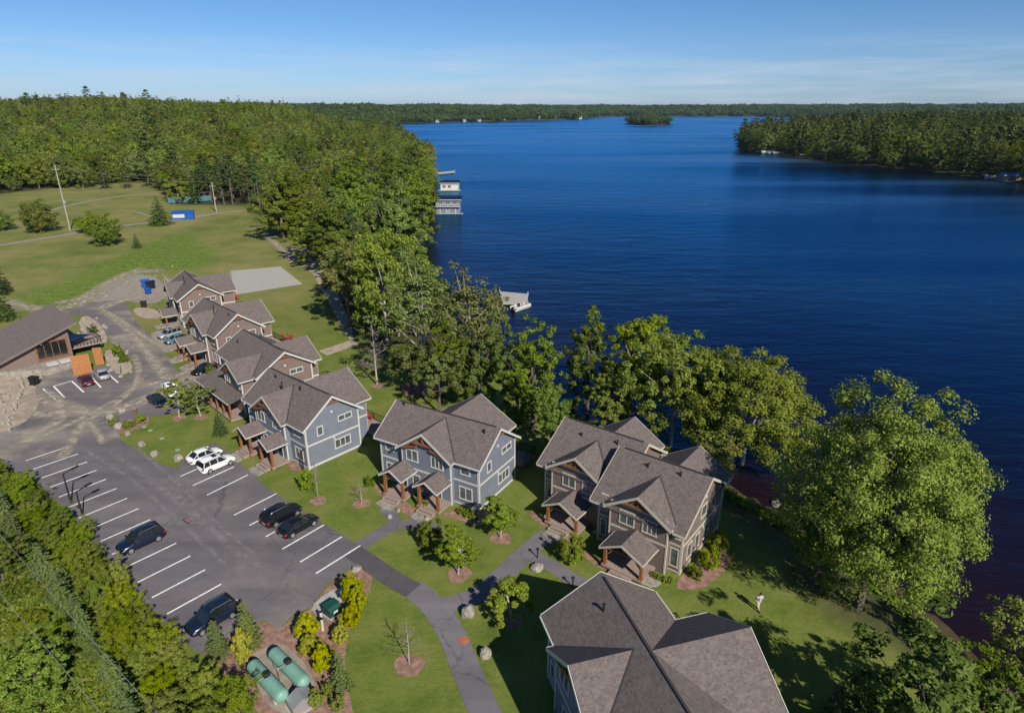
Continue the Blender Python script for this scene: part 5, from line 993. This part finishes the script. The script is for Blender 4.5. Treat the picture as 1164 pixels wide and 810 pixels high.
# distance versions for the hills
broad_t('far_a',71,14,6.2,84,44,.55,'farbroad',nl=4,zf=.52,fill=.55,rz=6.6,bottom=-.9,lob=.2); broad_t('far_b',72,15,6.7,84,44,.55,'farbroad',nl=4,zf=.52,fill=.55,rz=7.1,bottom=-.9,lob=.2)
broad_t('far_c',73,13,6.0,84,44,.55,'olive',nl=4,zf=.52,fill=.55,rz=6.2,bottom=-.9,lob=.2); broad_t('far_d',74,14,6.0,84,44,.55,'farbroad',nl=4,zf=.52,fill=.55,rz=6.6,bottom=-.9,lob=.2)
# a group of crowns for the woods kilometres away
r_=np.random.RandomState(5); CC=[];RR=[]
for k in range(16):
    a,b=r_.uniform(-15,15,2); hh=r_.uniform(9,16)
    for j in range(5): CC.append((a+r_.normal()*2,b+r_.normal()*2,hh-r_.rand()*7)); RR.append(3.1)
TEMPL['mass']=(None,quadmesh('crown',leaves(np.array(CC),np.array(RR),9,3.4,6),LM['farwood']),16,16)
TEMPL['mass_dark']=(None,quadmesh('crown',leaves(np.array(CC)[::-1]*np.array([1,-1,1.1]),np.array(RR),9,3.2,8),LM['conifer']),16,16)
NAMES={'maple_a':'maple_tree','maple_b':'maple_tree','maple_c':'maple_tree','tall_a':'broadleaf_tree','tall_b':'broadleaf_tree','round_bush':'broadleaf_tree','birch':'birch_tree','olive_a':'broadleaf_tree','sapling':'young_tree','sapling_y':'young_tree','sapling_o':'young_tree','shrub':'shrub','shrub_light':'shrub','golden':'shrub','hedge_a':'scrub_tree','hedge_b':'scrub_tree','hedge_c':'scrub_tree',
 'spruce_n':'spruce_tree','spruce_blue':'spruce_tree','rusty':'cedar_tree','spruce_far':'spruce_tree','spruce_farb':'spruce_tree','pine_a':'pine_tree','pine_b':'pine_tree','pine_far':'pine_tree','bare':'bare_tree','bare_small':'bare_tree','far_a':'broadleaf_tree','far_b':'broadleaf_tree','far_c':'broadleaf_tree','far_d':'broadleaf_tree'}
def plant(key,x,y,z,h,wd,label,group=None,rot=None):
    tm,cm,H0,R0=TEMPL[key]; nm=NAMES[key]
    root=empty(nm,(x,y,z),rnd.random()*6.28 if rot is None else rot,label,'shrub' if nm=='shrub' else 'tree',group)
    root.scale=(wd/2/R0,wd/2/R0,h/H0)
    if tm and not (nm=='shrub'): o=bpy.data.objects.new('trunk',tm); COL.objects.link(o); o.parent=root
    elif tm: o=bpy.data.objects.new('stem',tm); COL.objects.link(o); o.parent=root
    o=bpy.data.objects.new('branches' if 'bare' in key else ('foliage' if nm=='shrub' else 'crown'),cm); COL.objects.link(o); o.parent=root
    return root
def tpx(key,bx,by,ty,wpx,label,group=None):
    x,y,z=G(bx,by); h=height_at(x,y,ty)-z; h=max(h,.5); w_=wpx*mpp(x,y,z+h*.6); return plant(key,x,y,z-.05,h,w_,label,group)
def tpxw(key,cx,by,ty,wpx,label,group=None): return tpx(key,cx,by,ty,wpx,label,group)
OCC=[]
KEY=[
('maple_a',975,690,433,232,'largest maple, wide round crown standing alone at the right by the water'),
('maple_b',842,536,396,160,'broad maple on the shore directly left of the largest maple'),
('maple_c',762,510,372,110,'yellow-green maple between the broad shore maple and the rusty cedar'),
('maple_c',722,480,352,96,'tall loose-crowned tree with a forked top behind the stepped brown house'),
('tall_b',668,470,352,64,'slender tall tree rising left of the forked-top tree'),
('rusty',704,478,418,42,'rusty brown-green cedar right behind the stepped brown house'),
('tall_b',1025,885,712,188,'leafy tree cut by the lower picture edge beneath the largest maple'),
('tall_b',1095,870,738,110,'dark leafy tree at the bottom edge, right of the leaning post'),
('olive_a',1150,800,690,90,'dim tree at the lower right corner over the water'),
('spruce_n',940,850,775,60,'small dark spruce at the bottom edge by the foreground roof'),
('olive_a',812,560,500,50,'low dark tree in the shade under the broad shore maple'),
('tall_b',606,488,372,78,'dense dark green tree on the shore between the blue and brown houses'),
('tall_b',588,478,362,62,'tall leafy tree leaning over the pontoon dock'),
('tall_b',628,515,425,44,'round green tree just behind the left brown unit'),
('birch',534,452,300,84,'airy pale birch with thin leaves at the shore left of the pontoon dock'),
('birch',483,440,288,92,'tall pale-limbed birch with a forking white trunk in the middle of the shore strip'),
('olive_a',553,440,328,50,'pale olive tree right of the airy birch'),
('maple_c',440,392,250,84,'yellow-green tree in the shore strip above the tall birch'),
('olive_a',398,372,272,66,'grey-olive tree above the dead tree on the upper lawn edge'),
('olive_a',468,446,385,62,'low bushy tree at the foot of the tall birch'),
('tall_b',520,455,360,66,'full yellow-olive tree with a twisted trunk behind the middle blue duplex'),
('bare',428.6,437,367,44,'dead leafless tree with a pale trunk on the lawn by the concrete walk'),
('tall_b',410,350,262,62,'dense dome-shaped tree over the sandy beach path'),
('tall_a',380,310,232,58,'bright green tree beside the sandy beach pit'),
('tall_b',356,300,228,50,'dark green tree behind the beach pit'),
('tall_b',322,272,194,60,'large dark green tree at the corner of the mown field'),
('tall_b',345,270,198,54,'second dark green tree at the corner of the mown field'),
('tall_a',455,330,215,64,'tall green tree over the shoreline below the boathouses'),
('tall_b',440,300,200,60,'green tree above the shoreline left of the boathouses'),
('tall_b',475,276,190,54,'dark shoreline tree directly left of the two-storey boathouse'),
('pine_a',470,220,160,44,'dark pine on the shore point beyond the boathouses'),
('tall_b',455,240,172,54,'round dark tree at the shore beyond the boathouses'),
('tall_b',410,262,180,60,'round green tree in the shoreline woods, middle'),
('round_bush',47,264,224,42,'round bright green tree in the field left of the utility pole'),
('round_bush',122,279,241,40,'rounded tree in the field right of the track junction'),
('round_bush',104,264,240,34,'loose pale green bush right of the utility pole'),
('spruce_n',183,256,222,28,'dark spruce standing alone by the blue container'),
('spruce_n',156,282,265,12,'tiny dark conifer alone in the mown field'),
('round_bush',3,262,238,30,'grey-brown bushy tree at the left picture edge in the field'),
('spruce_n',-4,335,275,34,'dark conifer at the left picture edge casting shade on the field'),
('spruce_n',0,365,310,36,'dark conifer behind the lodge roof at the picture edge'),
('maple_c',800,520,388,80,'leafy maple merging with the left side of the broad shore maple'),
('tall_a',690,500,420,44,'dark green tree low behind the rusty cedar'),
('olive_a',500,470,395,50,'low olive tree behind the middle blue duplex roof'),
('tall_b',545,470,372,60,'full green tree between the airy birch and the pontoon dock'),
('tall_b',925,662,545,80,'understorey tree added to darken the ground under the left side of the largest maple'),  # extra tree, put in to deepen the shade beside the maple
# garden
('sapling',521,652,598,52,'young leafy tree in a mulch ring between the branch path and the middle duplex'),
('sapling',569,611,562,46,'young leafy tree in a mulch ring at the right corner of the middle duplex'),
('shrub',490,622,590,34,'dark round bush left of the young tree in the centre garden'),
('sapling_y',582,704,657,62,'yellowish young tree against the foreground house shadow'),
('shrub_light',649,638,606,34,'bright green bush in front of the left brown unit'),
('shrub_light',806,645,620,26,'bright green bush at the right corner of the brown house, nearer one'),
('shrub_light',816,625,600,26,'bright green bush at the right corner of the brown house, farther one'),
('shrub',790,655,640,20,'low green plant in the curved corner bed'),
('bare_small',465,754,705,40,'small leafless tree in a mulch ring on the big lower lawn'),
('bare_small',411,571,545,26,'small leafless tree in a mulch ring beside the middle duplex'),
('bare_small',362,568,508,16,'thin young tree with few leaves in a mulch ring near the black cars'),
('shrub_light',349,556,533,19,'upright bright green shrub at the corner of the white-SUV duplex'),
('spruce_n',251,494,462,19,'small dark spruce on the big lawn before the white-SUV duplex'),
('sapling_o',204,474,428,36,'pale young tree on the lawn edge by the dark blue sedan'),
('sapling_o',228,473,430,40,'second pale young tree on the lawn edge, right of the first'),
('shrub',240,426,414,12,'small bush in the lawn strip near the far silver SUV'),
('shrub',420,552,540,12,'little garden bush beside the middle duplex'),
('shrub_light',134,404,390,12,'slim shrub in the lodge island, left'),('shrub',141,412,396,11,'slim shrub in the lodge island, right'),
('shrub',130,483,473,14,'green bush in the lawn corner bed, left'),('shrub',147,486,477,14,'green bush in the lawn corner bed, middle'),('shrub_light',160,480,470,14,'green bush in the lawn corner bed, right'),
('shrub',107,378,368,10,'yellowish shrub in the rock garden above the lodge'),
# mulch bed
('golden',401,684,650,27,'golden shrub at the top tip of the mulch bed'),('golden',407,694,664,26,'golden shrub, second in the line right of the transformer box'),('golden',400,712,685,26,'golden shrub, third in the line right of the transformer box'),('golden',387,731,709,23,'golden shrub, fourth in the line right of the transformer box'),
('golden',350,725,696,30,'round golden shrub at the asphalt edge above the tanks'),('golden',353,743,720,26,'golden shrub below the round one near the upper tank'),('golden',369,763,731,27,'golden shrub beside the blue-green spruce in the mulch bed'),
('golden',279,755,711,26,'golden upright shrub at the upper end of the left tank'),
('spruce_blue',388,782,736,27,'small blue-green spruce at the right edge of the mulch bed'),('spruce_blue',284,733,680,33,'tall blue-green spruce behind the last dark SUV, right one'),('spruce_blue',249,745,702,30,'blue-green spruce behind the last dark SUV, left one'),
('shrub',372,790,772,14,'low dark plant in the mulch bed, left of the bed tip'),('shrub_light',360,802,782,20,'low green shrub at the bottom of the mulch bed'),('shrub_light',384,806,790,18,'low yellowish shrub near the bottom edge of the mulch bed'),
('hedge_b',240,800,752,40,'leafy scrub tree below the left spruce and the last SUV'),('hedge_a',275,818,765,46,'leafy scrub tree below the left propane tank'),
]
for k in KEY: tpx(*k)
# foundation shrubs along the houses
def bed(pts,key,lab,grp,w=10,h=9):
    for i,(px,py) in enumerate(pts): tpx(key,px,py,py-h,w,lab,grp)
bed([(524,584),(531,587),(538,589)],'shrub_light','clipped green bush in the row at the right front of the middle duplex','clipped bushes of the middle duplex')
bed([(478,574),(484,577)],'shrub','green plant between the two porches of the middle duplex','plants between the middle duplex porches')
bed([(741,656),(748,659),(755,661),(762,662)],'shrub_light','low green plant in the bed right of the nearer brown unit porch','plants of the brown unit front bed',9,8)
# mulch rings
MULCHR=M['mulch']
for px,py,r_m,lab in [(522,653,1.05,'centre garden young tree'),(570,612,1.0,'middle duplex corner young tree'),(465,756,1.1,'leafless tree on the lower lawn'),(411,572,.9,'leafless tree beside the middle duplex'),(362,569,.85,'thin tree near the black cars'),(204,475,.9,'left pale lawn tree'),(228,474,.9,'right pale lawn tree'),(430,438,1.0,'dead tree'),(478,442,3.0,'tall birch'),(583,705,.9,'yellowish young tree')]:
    x,y,z=G(px,py); pts=[(x+r_m*(1+.12*math.sin(3*t+px))*math.cos(t),y+r_m*(1+.12*math.sin(2*t+py))*math.sin(t)) for t in np.linspace(0,6.28,22)[:-1]]
    tri_sheet('mulch_ring',pts,z+.02 if r_m<2 else z+.05,MULCHR)
for nm_,pts in [('mulch_bed',[(768,668),(782,672),(800,668),(818,655),(830,640),(826,622),(812,612),(798,640),(772,655)]),('mulch_bed',[(500,584),(520,590),(545,598),(562,590),(556,578),(545,584),(520,579)]),('mulch_bed',[(436,556),(424,548),(428,558),(446,575),(470,590),(480,586),(468,574)]),('mulch_bed',[(322,528),(340,538),(350,530),(342,524)]),('mulch_bed',[(612,588),(606,578),(600,585),(620,600),(634,606),(672,640),(690,650),(690,640)]),
    ('mulch_bed',[(118,474),(124,464),(140,462),(164,466),(170,474),(168,484),(150,490),(136,494),(124,486)])]: psheet(nm_,pts,.016,MULCHR,1)
# the scrub belt at lower left
def inside(x,y,poly): return sdist(np.array([x]),np.array([y]),poly)[0]<0
def pgrid(poly,step,jit,cond=None):
    lo=poly.min(0); hi=poly.max(0); out=[]
    xs=np.arange(lo[0],hi[0],step); ys=np.arange(lo[1],hi[1],step); X,Y=np.meshgrid(xs,ys); X=X+nr.uniform(-jit,jit,X.shape); Y=Y+nr.uniform(-jit,jit,Y.shape)
    ok=sdist(X,Y,poly)<-.3; return np.stack([X[ok],Y[ok]],1)
def topix(x,y,z):
    dz=z-H; d=y*CP-dz*SP; u=dz*CP+y*SP
    return (582+F*x/d,405-F*u/d,d)
HB=np.array([P(x,y) for x,y in [(-60,522),(10,526),(40,542),(66,566),(95,594),(135,648),(170,690),(205,730),(235,770),(262,830),(150,950),(-300,800)]])
pts=pgrid(BRUSH,2.15,.8); n_hedge=0
BARE=[((28,688),3.2),((120,790),3.6),((10,790),3),((70,740),2.2),((60,640),1.5)]
bw=[(Vector(P(*c)),r) for c,r in BARE]
GR={'hedge_c':'leafy scrub trees in the belt beside the parking lot','hedge_a':'leafy scrub trees in the belt beside the parking lot','hedge_b':'leafy scrub trees in the belt beside the parking lot','spruce_blue':'young spruces in the scrub belt','spruce_n':'young dark conifers in the scrub belt'}
for x,y in pts:
    px,py,d=topix(x,y,1.5)
    if not(-60<px<330 and 500<py<900): continue
    if any((Vector((x,y))-c).length<r for c,r in bw): continue
    sd_=-sdist(np.array([x]),np.array([y]),BRUSH)[0]
    # a line of young spruces runs parallel to the lot
    band=False
    if 2.9<sd_<=5.0: continue
    if band: key,h,w_='spruce_blue',rnd.uniform(3.0,4.6),rnd.uniform(2.0,2.8)
    else:
        key=rnd.choice(['hedge_a','hedge_b','hedge_a','hedge_b','hedge_a','hedge_c']); h=rnd.uniform(2.3,3.6) if sd_<3 else rnd.uniform(.8,2.1); w_=rnd.uniform(2.1,2.9) if sd_<3 else rnd.uniform(1.7,3.0)
        if sd_>8 and rnd.random()<.2: continue
    if n_hedge<298 :
        lab={'hedge_c':'darker green scrub tree in the belt left of the parking lot','hedge_a':'leafy yellow-green scrub tree in the belt left of the parking lot','hedge_b':'upright yellow-green scrub tree in the belt left of the parking lot','spruce_blue':'young blue-green spruce in the row inside the scrub belt'}[key]
        plant(key,x,y,-.1,h,w_,lab,GR[key]); n_hedge+=1
fp=pgrid(BRUSH,.8,.3); fs_=-sdist(fp[:,0],fp[:,1],BRUSH); fp=fp[np.abs(fs_-4.0)<.5]; got=[]
for x,y in fp:
    px,py,d=topix(x,y,1.5)
    if not(-40<px<330 and 500<py<880) or any((x-a)**2+(y-b)**2<1.7**2 for a,b in got): continue
    got.append((x,y)); plant('spruce_blue',x,y,-.1,rnd.uniform(2.3,3.9),rnd.uniform(1.8,2.6),'young blue-green spruce in the row inside the scrub belt',GR['spruce_blue'])
print('spruces',len(got))
for (px,py,ty,wp_,lab) in [(48,800,725,90,'big dark bushy tree at the lower left, the darkest crown in the scrub'),(4,660,600,60,'dark crown at the left picture edge in the scrub')]: tpx('tall_b',px,py,ty,wp_,lab)
print('hedge',n_hedge)
# undergrowth as stuff: knee-high tufts, one mesh
def tufts(name,poly,n,s,leafm,lab):
    lo=poly.min(0); hi=poly.max(0); p=np.stack([nr.uniform(lo[0],hi[0],n*3),nr.uniform(lo[1],hi[1],n*3)],1); ok=sdist(p[:,0],p[:,1],poly)<0; p=p[ok]
    px,py,d=topix(p[:,0],p[:,1],0); k=(px>-80)&(px<1250)&(py<900)&(py>120); p=p[k][:n]; z=height(p[:,0],p[:,1]); C=np.stack([p[:,0],p[:,1],z+s*.4],1)
    o=bpy.data.objects.new(name,quadmesh(name,leaves(C,np.full(len(C),s),9,s*.9,3),LM[leafm])); COL.objects.link(o); tag(o,lab,'undergrowth',kind='stuff'); return o
tufts('undergrowth',BRUSH,22000,.36,'hedge','knee-high weeds and brambles covering the ground of the scrub belt')
tufts('weeds',BANK,1500,.2,'maple','scattered weeds on the rough bank above the lodge')
SHB=np.array([P(x,y,ZW+1) for x,y in [(1110,750),(1060,700),(1000,655),(930,608),(870,573),(800,537),(720,502),(650,466),(590,436),(540,396),(505,356),(495,362),(530,404),(580,444),(645,478),(715,512),(795,548),(862,584),(922,622),(990,668),(1040,712),(1090,765)]])
tufts('shore_grass',SHB,5200,.45,'broad','rough green growth along the water edge')
# ---------------------------------------------------------------- woods: individuals first, the far mass as stuff
pt=pgrid(FOREST[:],7.5,2.6) if False else None
def gen(step,ymin,ymax,jit,rmin=0,rmax=1e9):
    ys=[];out=[]
    X,Y=np.meshgrid(np.arange(-.84*ymax,.84*ymax,step),np.arange(ymin,ymax,step)); X=X+nr.uniform(-jit,jit,X.shape);Y=Y+nr.uniform(-jit,jit,Y.shape)
    ok=(np.abs(X/Y)<.86); X=X[ok];Y=Y[ok]; s=land(X,Y); ok=s>.5; return X[ok],Y[ok],s[ok]
X1,Y1,S1=gen(7.8,100,1150,3.1)
inF=(sdist(X1,Y1,FOREST)<-1)|((Y1>250)&(X1>60))
# keep clear of field, tracks; drop what the ridge hides
X1,Y1,S1=X1[inF],Y1[inF],S1[inF]; Z1=height(X1,Y1)
KX=[tuple(o.location[:2]) for o in bpy.data.objects if o.type=='EMPTY' and o.get('category')=='tree']
dist=np.hypot(X1,Y1); order=np.argsort(dist); X1,Y1,Z1,S1,dist=X1[order],Y1[order],Z1[order],S1[order],dist[order]
keep=np.ones(len(X1),bool)
for kx,ky in KX:
    keep&=np.hypot(X1-kx,Y1-ky)>5.0
X1,Y1,Z1,S1,dist=[a[keep] for a in (X1,Y1,Z1,S1,dist)]
POOL=dict(near=['tall_a','tall_b','olive_a','maple_c','pine_b','tall_b'],pines=['pine_a','pine_b','pine_b','pine_far'],far=['far_a','far_b','far_c','far_d','spruce_far','spruce_farb','pine_far','far_a','far_b','far_c'])
DESC={'tall_a':'narrow green broadleaf','tall_b':'round green broadleaf','olive_a':'grey-olive broadleaf','maple_c':'light yellow-green broadleaf','pine_a':'reddish-green pine','pine_b':'dark pine','pine_far':'tall layered pine','far_a':'dark green broadleaf','far_b':'dense green broadleaf','far_c':'olive broadleaf','far_d':'bright green broadleaf','spruce_far':'dark spruce','spruce_farb':'slim olive spruce'}
ni=0; stuff=[]; px1,py1,_=topix(X1,Y1,Z1+12)
for i in range(len(X1)):
    x,y,z=X1[i],Y1[i],Z1[i]; q=px1[i]
    pinezone=225<q<300 and y<340
    u=nr.rand()
    if ni<215 and -30<q<1190:
        if pinezone: key=POOL['pines'][int(u*4)]
        elif dist[i]<190: key=POOL['near'][int(u*6)]
        else: key=POOL['far'][int(u*10)]
        zone=('among the pines by the field track' if pinezone else 'in the waterside woods near the beach' if y<190 else 'in the shoreline woods by the boathouses' if q>330 else 'at the field edge of the left woods' )
        h=TEMPL[key][2]*nr.uniform(.78,1.12)*(.9 if y<190 else 1); w_=TEMPL[key][3]*2*nr.uniform(.85,1.15)
        plant(key,x,y,z-.2,h,w_,DESC[key]+' tree '+zone,DESC[key]+' trees '+zone); ni+=1
    else:
        dk=.3 if x>0 else -.1
        fam=(0,2,1,2,3)[int(u*7)%5] if u<.72-dk*1.6 else (4+int(nr.rand()*3))
        stuff.append((x,y,z-.3,fam,nr.uniform(.6,1.35)*(1.25 if x>60 else 1)*(1.2 if fam>=4 and x<60 and nr.rand()<.3 else 1),nr.rand()*6.28))
print('woods individuals',ni,'near stuff',len(stuff))
X2,Y2,S2=gen(19,1150,2300,8); Z2=height(X2,Y2)
for x,y,z in zip(X2,Y2,Z2): stuff.append((x,y,z-.5,7+int(nr.rand()<.35),nr.uniform(.75,1.0),nr.rand()*6.28))
X2,Y2,S2=gen(42,2300,5200,18); Z2=height(X2,Y2)
for x,y,z in zip(X2,Y2,Z2): stuff.append((x,y,z-.5,7+int(nr.rand()<.35),nr.uniform(1.0,1.7),nr.rand()*6.28))
# island
lo=ISL.min(0);hi=ISL.max(0)
for x in np.arange(lo[0],hi[0],11):
    for y in np.arange(lo[1],hi[1],13):
        x_,y_=x+nr.uniform(-4,4),y+nr.uniform(-4,4)
        if sdist(np.array([x_]),np.array([y_]),ISL)[0]<-2: stuff.append((x_,y_,ZW,4+int(nr.rand()*3),nr.uniform(.8,1.25),nr.rand()*6.28))
print('stuff instances',len(stuff))
FAM=['far_a','far_b','far_c','far_d','spruce_far','spruce_farb','pine_far','mass','mass_dark']
def forest(name,items,lab):
    a=np.array(items); me=bpy.data.meshes.new(name); me.vertices.add(len(a)); me.vertices.foreach_set('co',a[:,:3].ravel())
    for nm_,col,ty in (('fam',3,'INT'),('scl',4,'FLOAT'),('rot',5,'FLOAT')):
        at=me.attributes.new(nm_,ty,'POINT'); at.data.foreach_set('value',a[:,col].astype(int if ty=='INT' else float))
    o=bpy.data.objects.new(name,me); COL.objects.link(o); tag(o,lab,'woods',kind='stuff')
    ng=bpy.data.node_groups.new(name,'GeometryNodeTree'); ng.interface.new_socket('Geometry',in_out='INPUT',socket_type='NodeSocketGeometry'); ng.interface.new_socket('Geometry',in_out='OUTPUT',socket_type='NodeSocketGeometry')
    n=ng.nodes;l=ng.links; gi=n.new('NodeGroupInput');go=n.new('NodeGroupOutput'); jn=n.new('GeometryNodeJoinGeometry')
    def attr(nm_,ty):
        x=n.new('GeometryNodeInputNamedAttribute'); x.data_type=ty; x.inputs[0].default_value=nm_; return x.outputs[0]
    fa=attr('fam','INT'); sc_=attr('scl','FLOAT'); ro=attr('rot','FLOAT'); cx=n.new('ShaderNodeCombineXYZ'); l.new(ro,cx.inputs[2])
    for k,key in enumerate(FAM):
        if not (a[:,3]==k).any(): continue
        src=SRC[key]; oi=n.new('GeometryNodeObjectInfo'); oi.inputs[0].default_value=src; oi.inputs['As Instance'].default_value=True
        cmpn=n.new('FunctionNodeCompare'); cmpn.data_type='INT'; cmpn.operation='EQUAL'; l.new(fa,cmpn.inputs[2]); cmpn.inputs[3].default_value=k
        ip=n.new('GeometryNodeInstanceOnPoints'); l.new(gi.outputs[0],ip.inputs[0]); l.new(cmpn.outputs[0],ip.inputs['Selection']); l.new(oi.outputs['Geometry'],ip.inputs['Instance']); l.new(cx.outputs[0],ip.inputs['Rotation']); l.new(sc_,ip.inputs['Scale']); l.new(ip.outputs[0],jn.inputs[0])
    l.new(jn.outputs[0],go.inputs[0]); md=o.modifiers.new('instances','NODES'); md.node_group=ng; return o
# source crowns: the crowns of real trees standing in the woods
SRC={}
def source(key,px,py):
    x,y,z=G(px,py); nm='woods_patch' if 'mass' in key else None
    if 'mass' in key:
        root=bpy.data.objects.new('far_woodland',TEMPL[key][1]); COL.objects.link(root); root.location=(x,y,z); tag(root,'patch of '+('dark conifers' if 'dark' in key else 'green woodland')+' on the distant hills','woods',kind='stuff'); SRC[key]=root
    else:
        rt=plant(key,x,y,z-.2,TEMPL[key][2],TEMPL[key][3]*2,DESC[key]+' tree at the far side of the field, before the left woods','trees at the far side of the field',0); SRC[key]=rt.children[-1] if rt.children[-1].name.startswith('crown') else rt.children[0]
for i,key in enumerate(FAM[:7]): source(key,20+i*25,214)
source('mass',560,134.0); source('mass_dark',640,133.2)
forest('forest',stuff,'dense mixed woods covering the hills around the lake')
# ---------------------------------------------------------------- haze
HZ=2.2e-5
if HZ:
    m=bpy.data.materials.new('haze'); m.use_nodes=True; n,l=N(m); n.remove(n['Principled BSDF']); out=[x for x in n if x.type=='OUTPUT_MATERIAL'][0]
    v=n.new('ShaderNodeVolumePrincipled'); v.inputs['Color'].default_value=(.5,.72,1,1); v.inputs['Density'].default_value=HZ; v.inputs['Anisotropy'].default_value=.1; l.new(v.outputs[0],out.inputs['Volume'])
    o=MB().box(-9500,9500,-400,12500,ZW-8,110).build('haze',m); tag(o,'thin pale air over the lake and hills','haze',kind='stuff')
sc.cycles.volume_bounces=0 if False else 1
sc.cycles.max_bounces=6; sc.cycles.transparent_max_bounces=8; sc.cycles.diffuse_bounces=2; sc.cycles.glossy_bounces=2
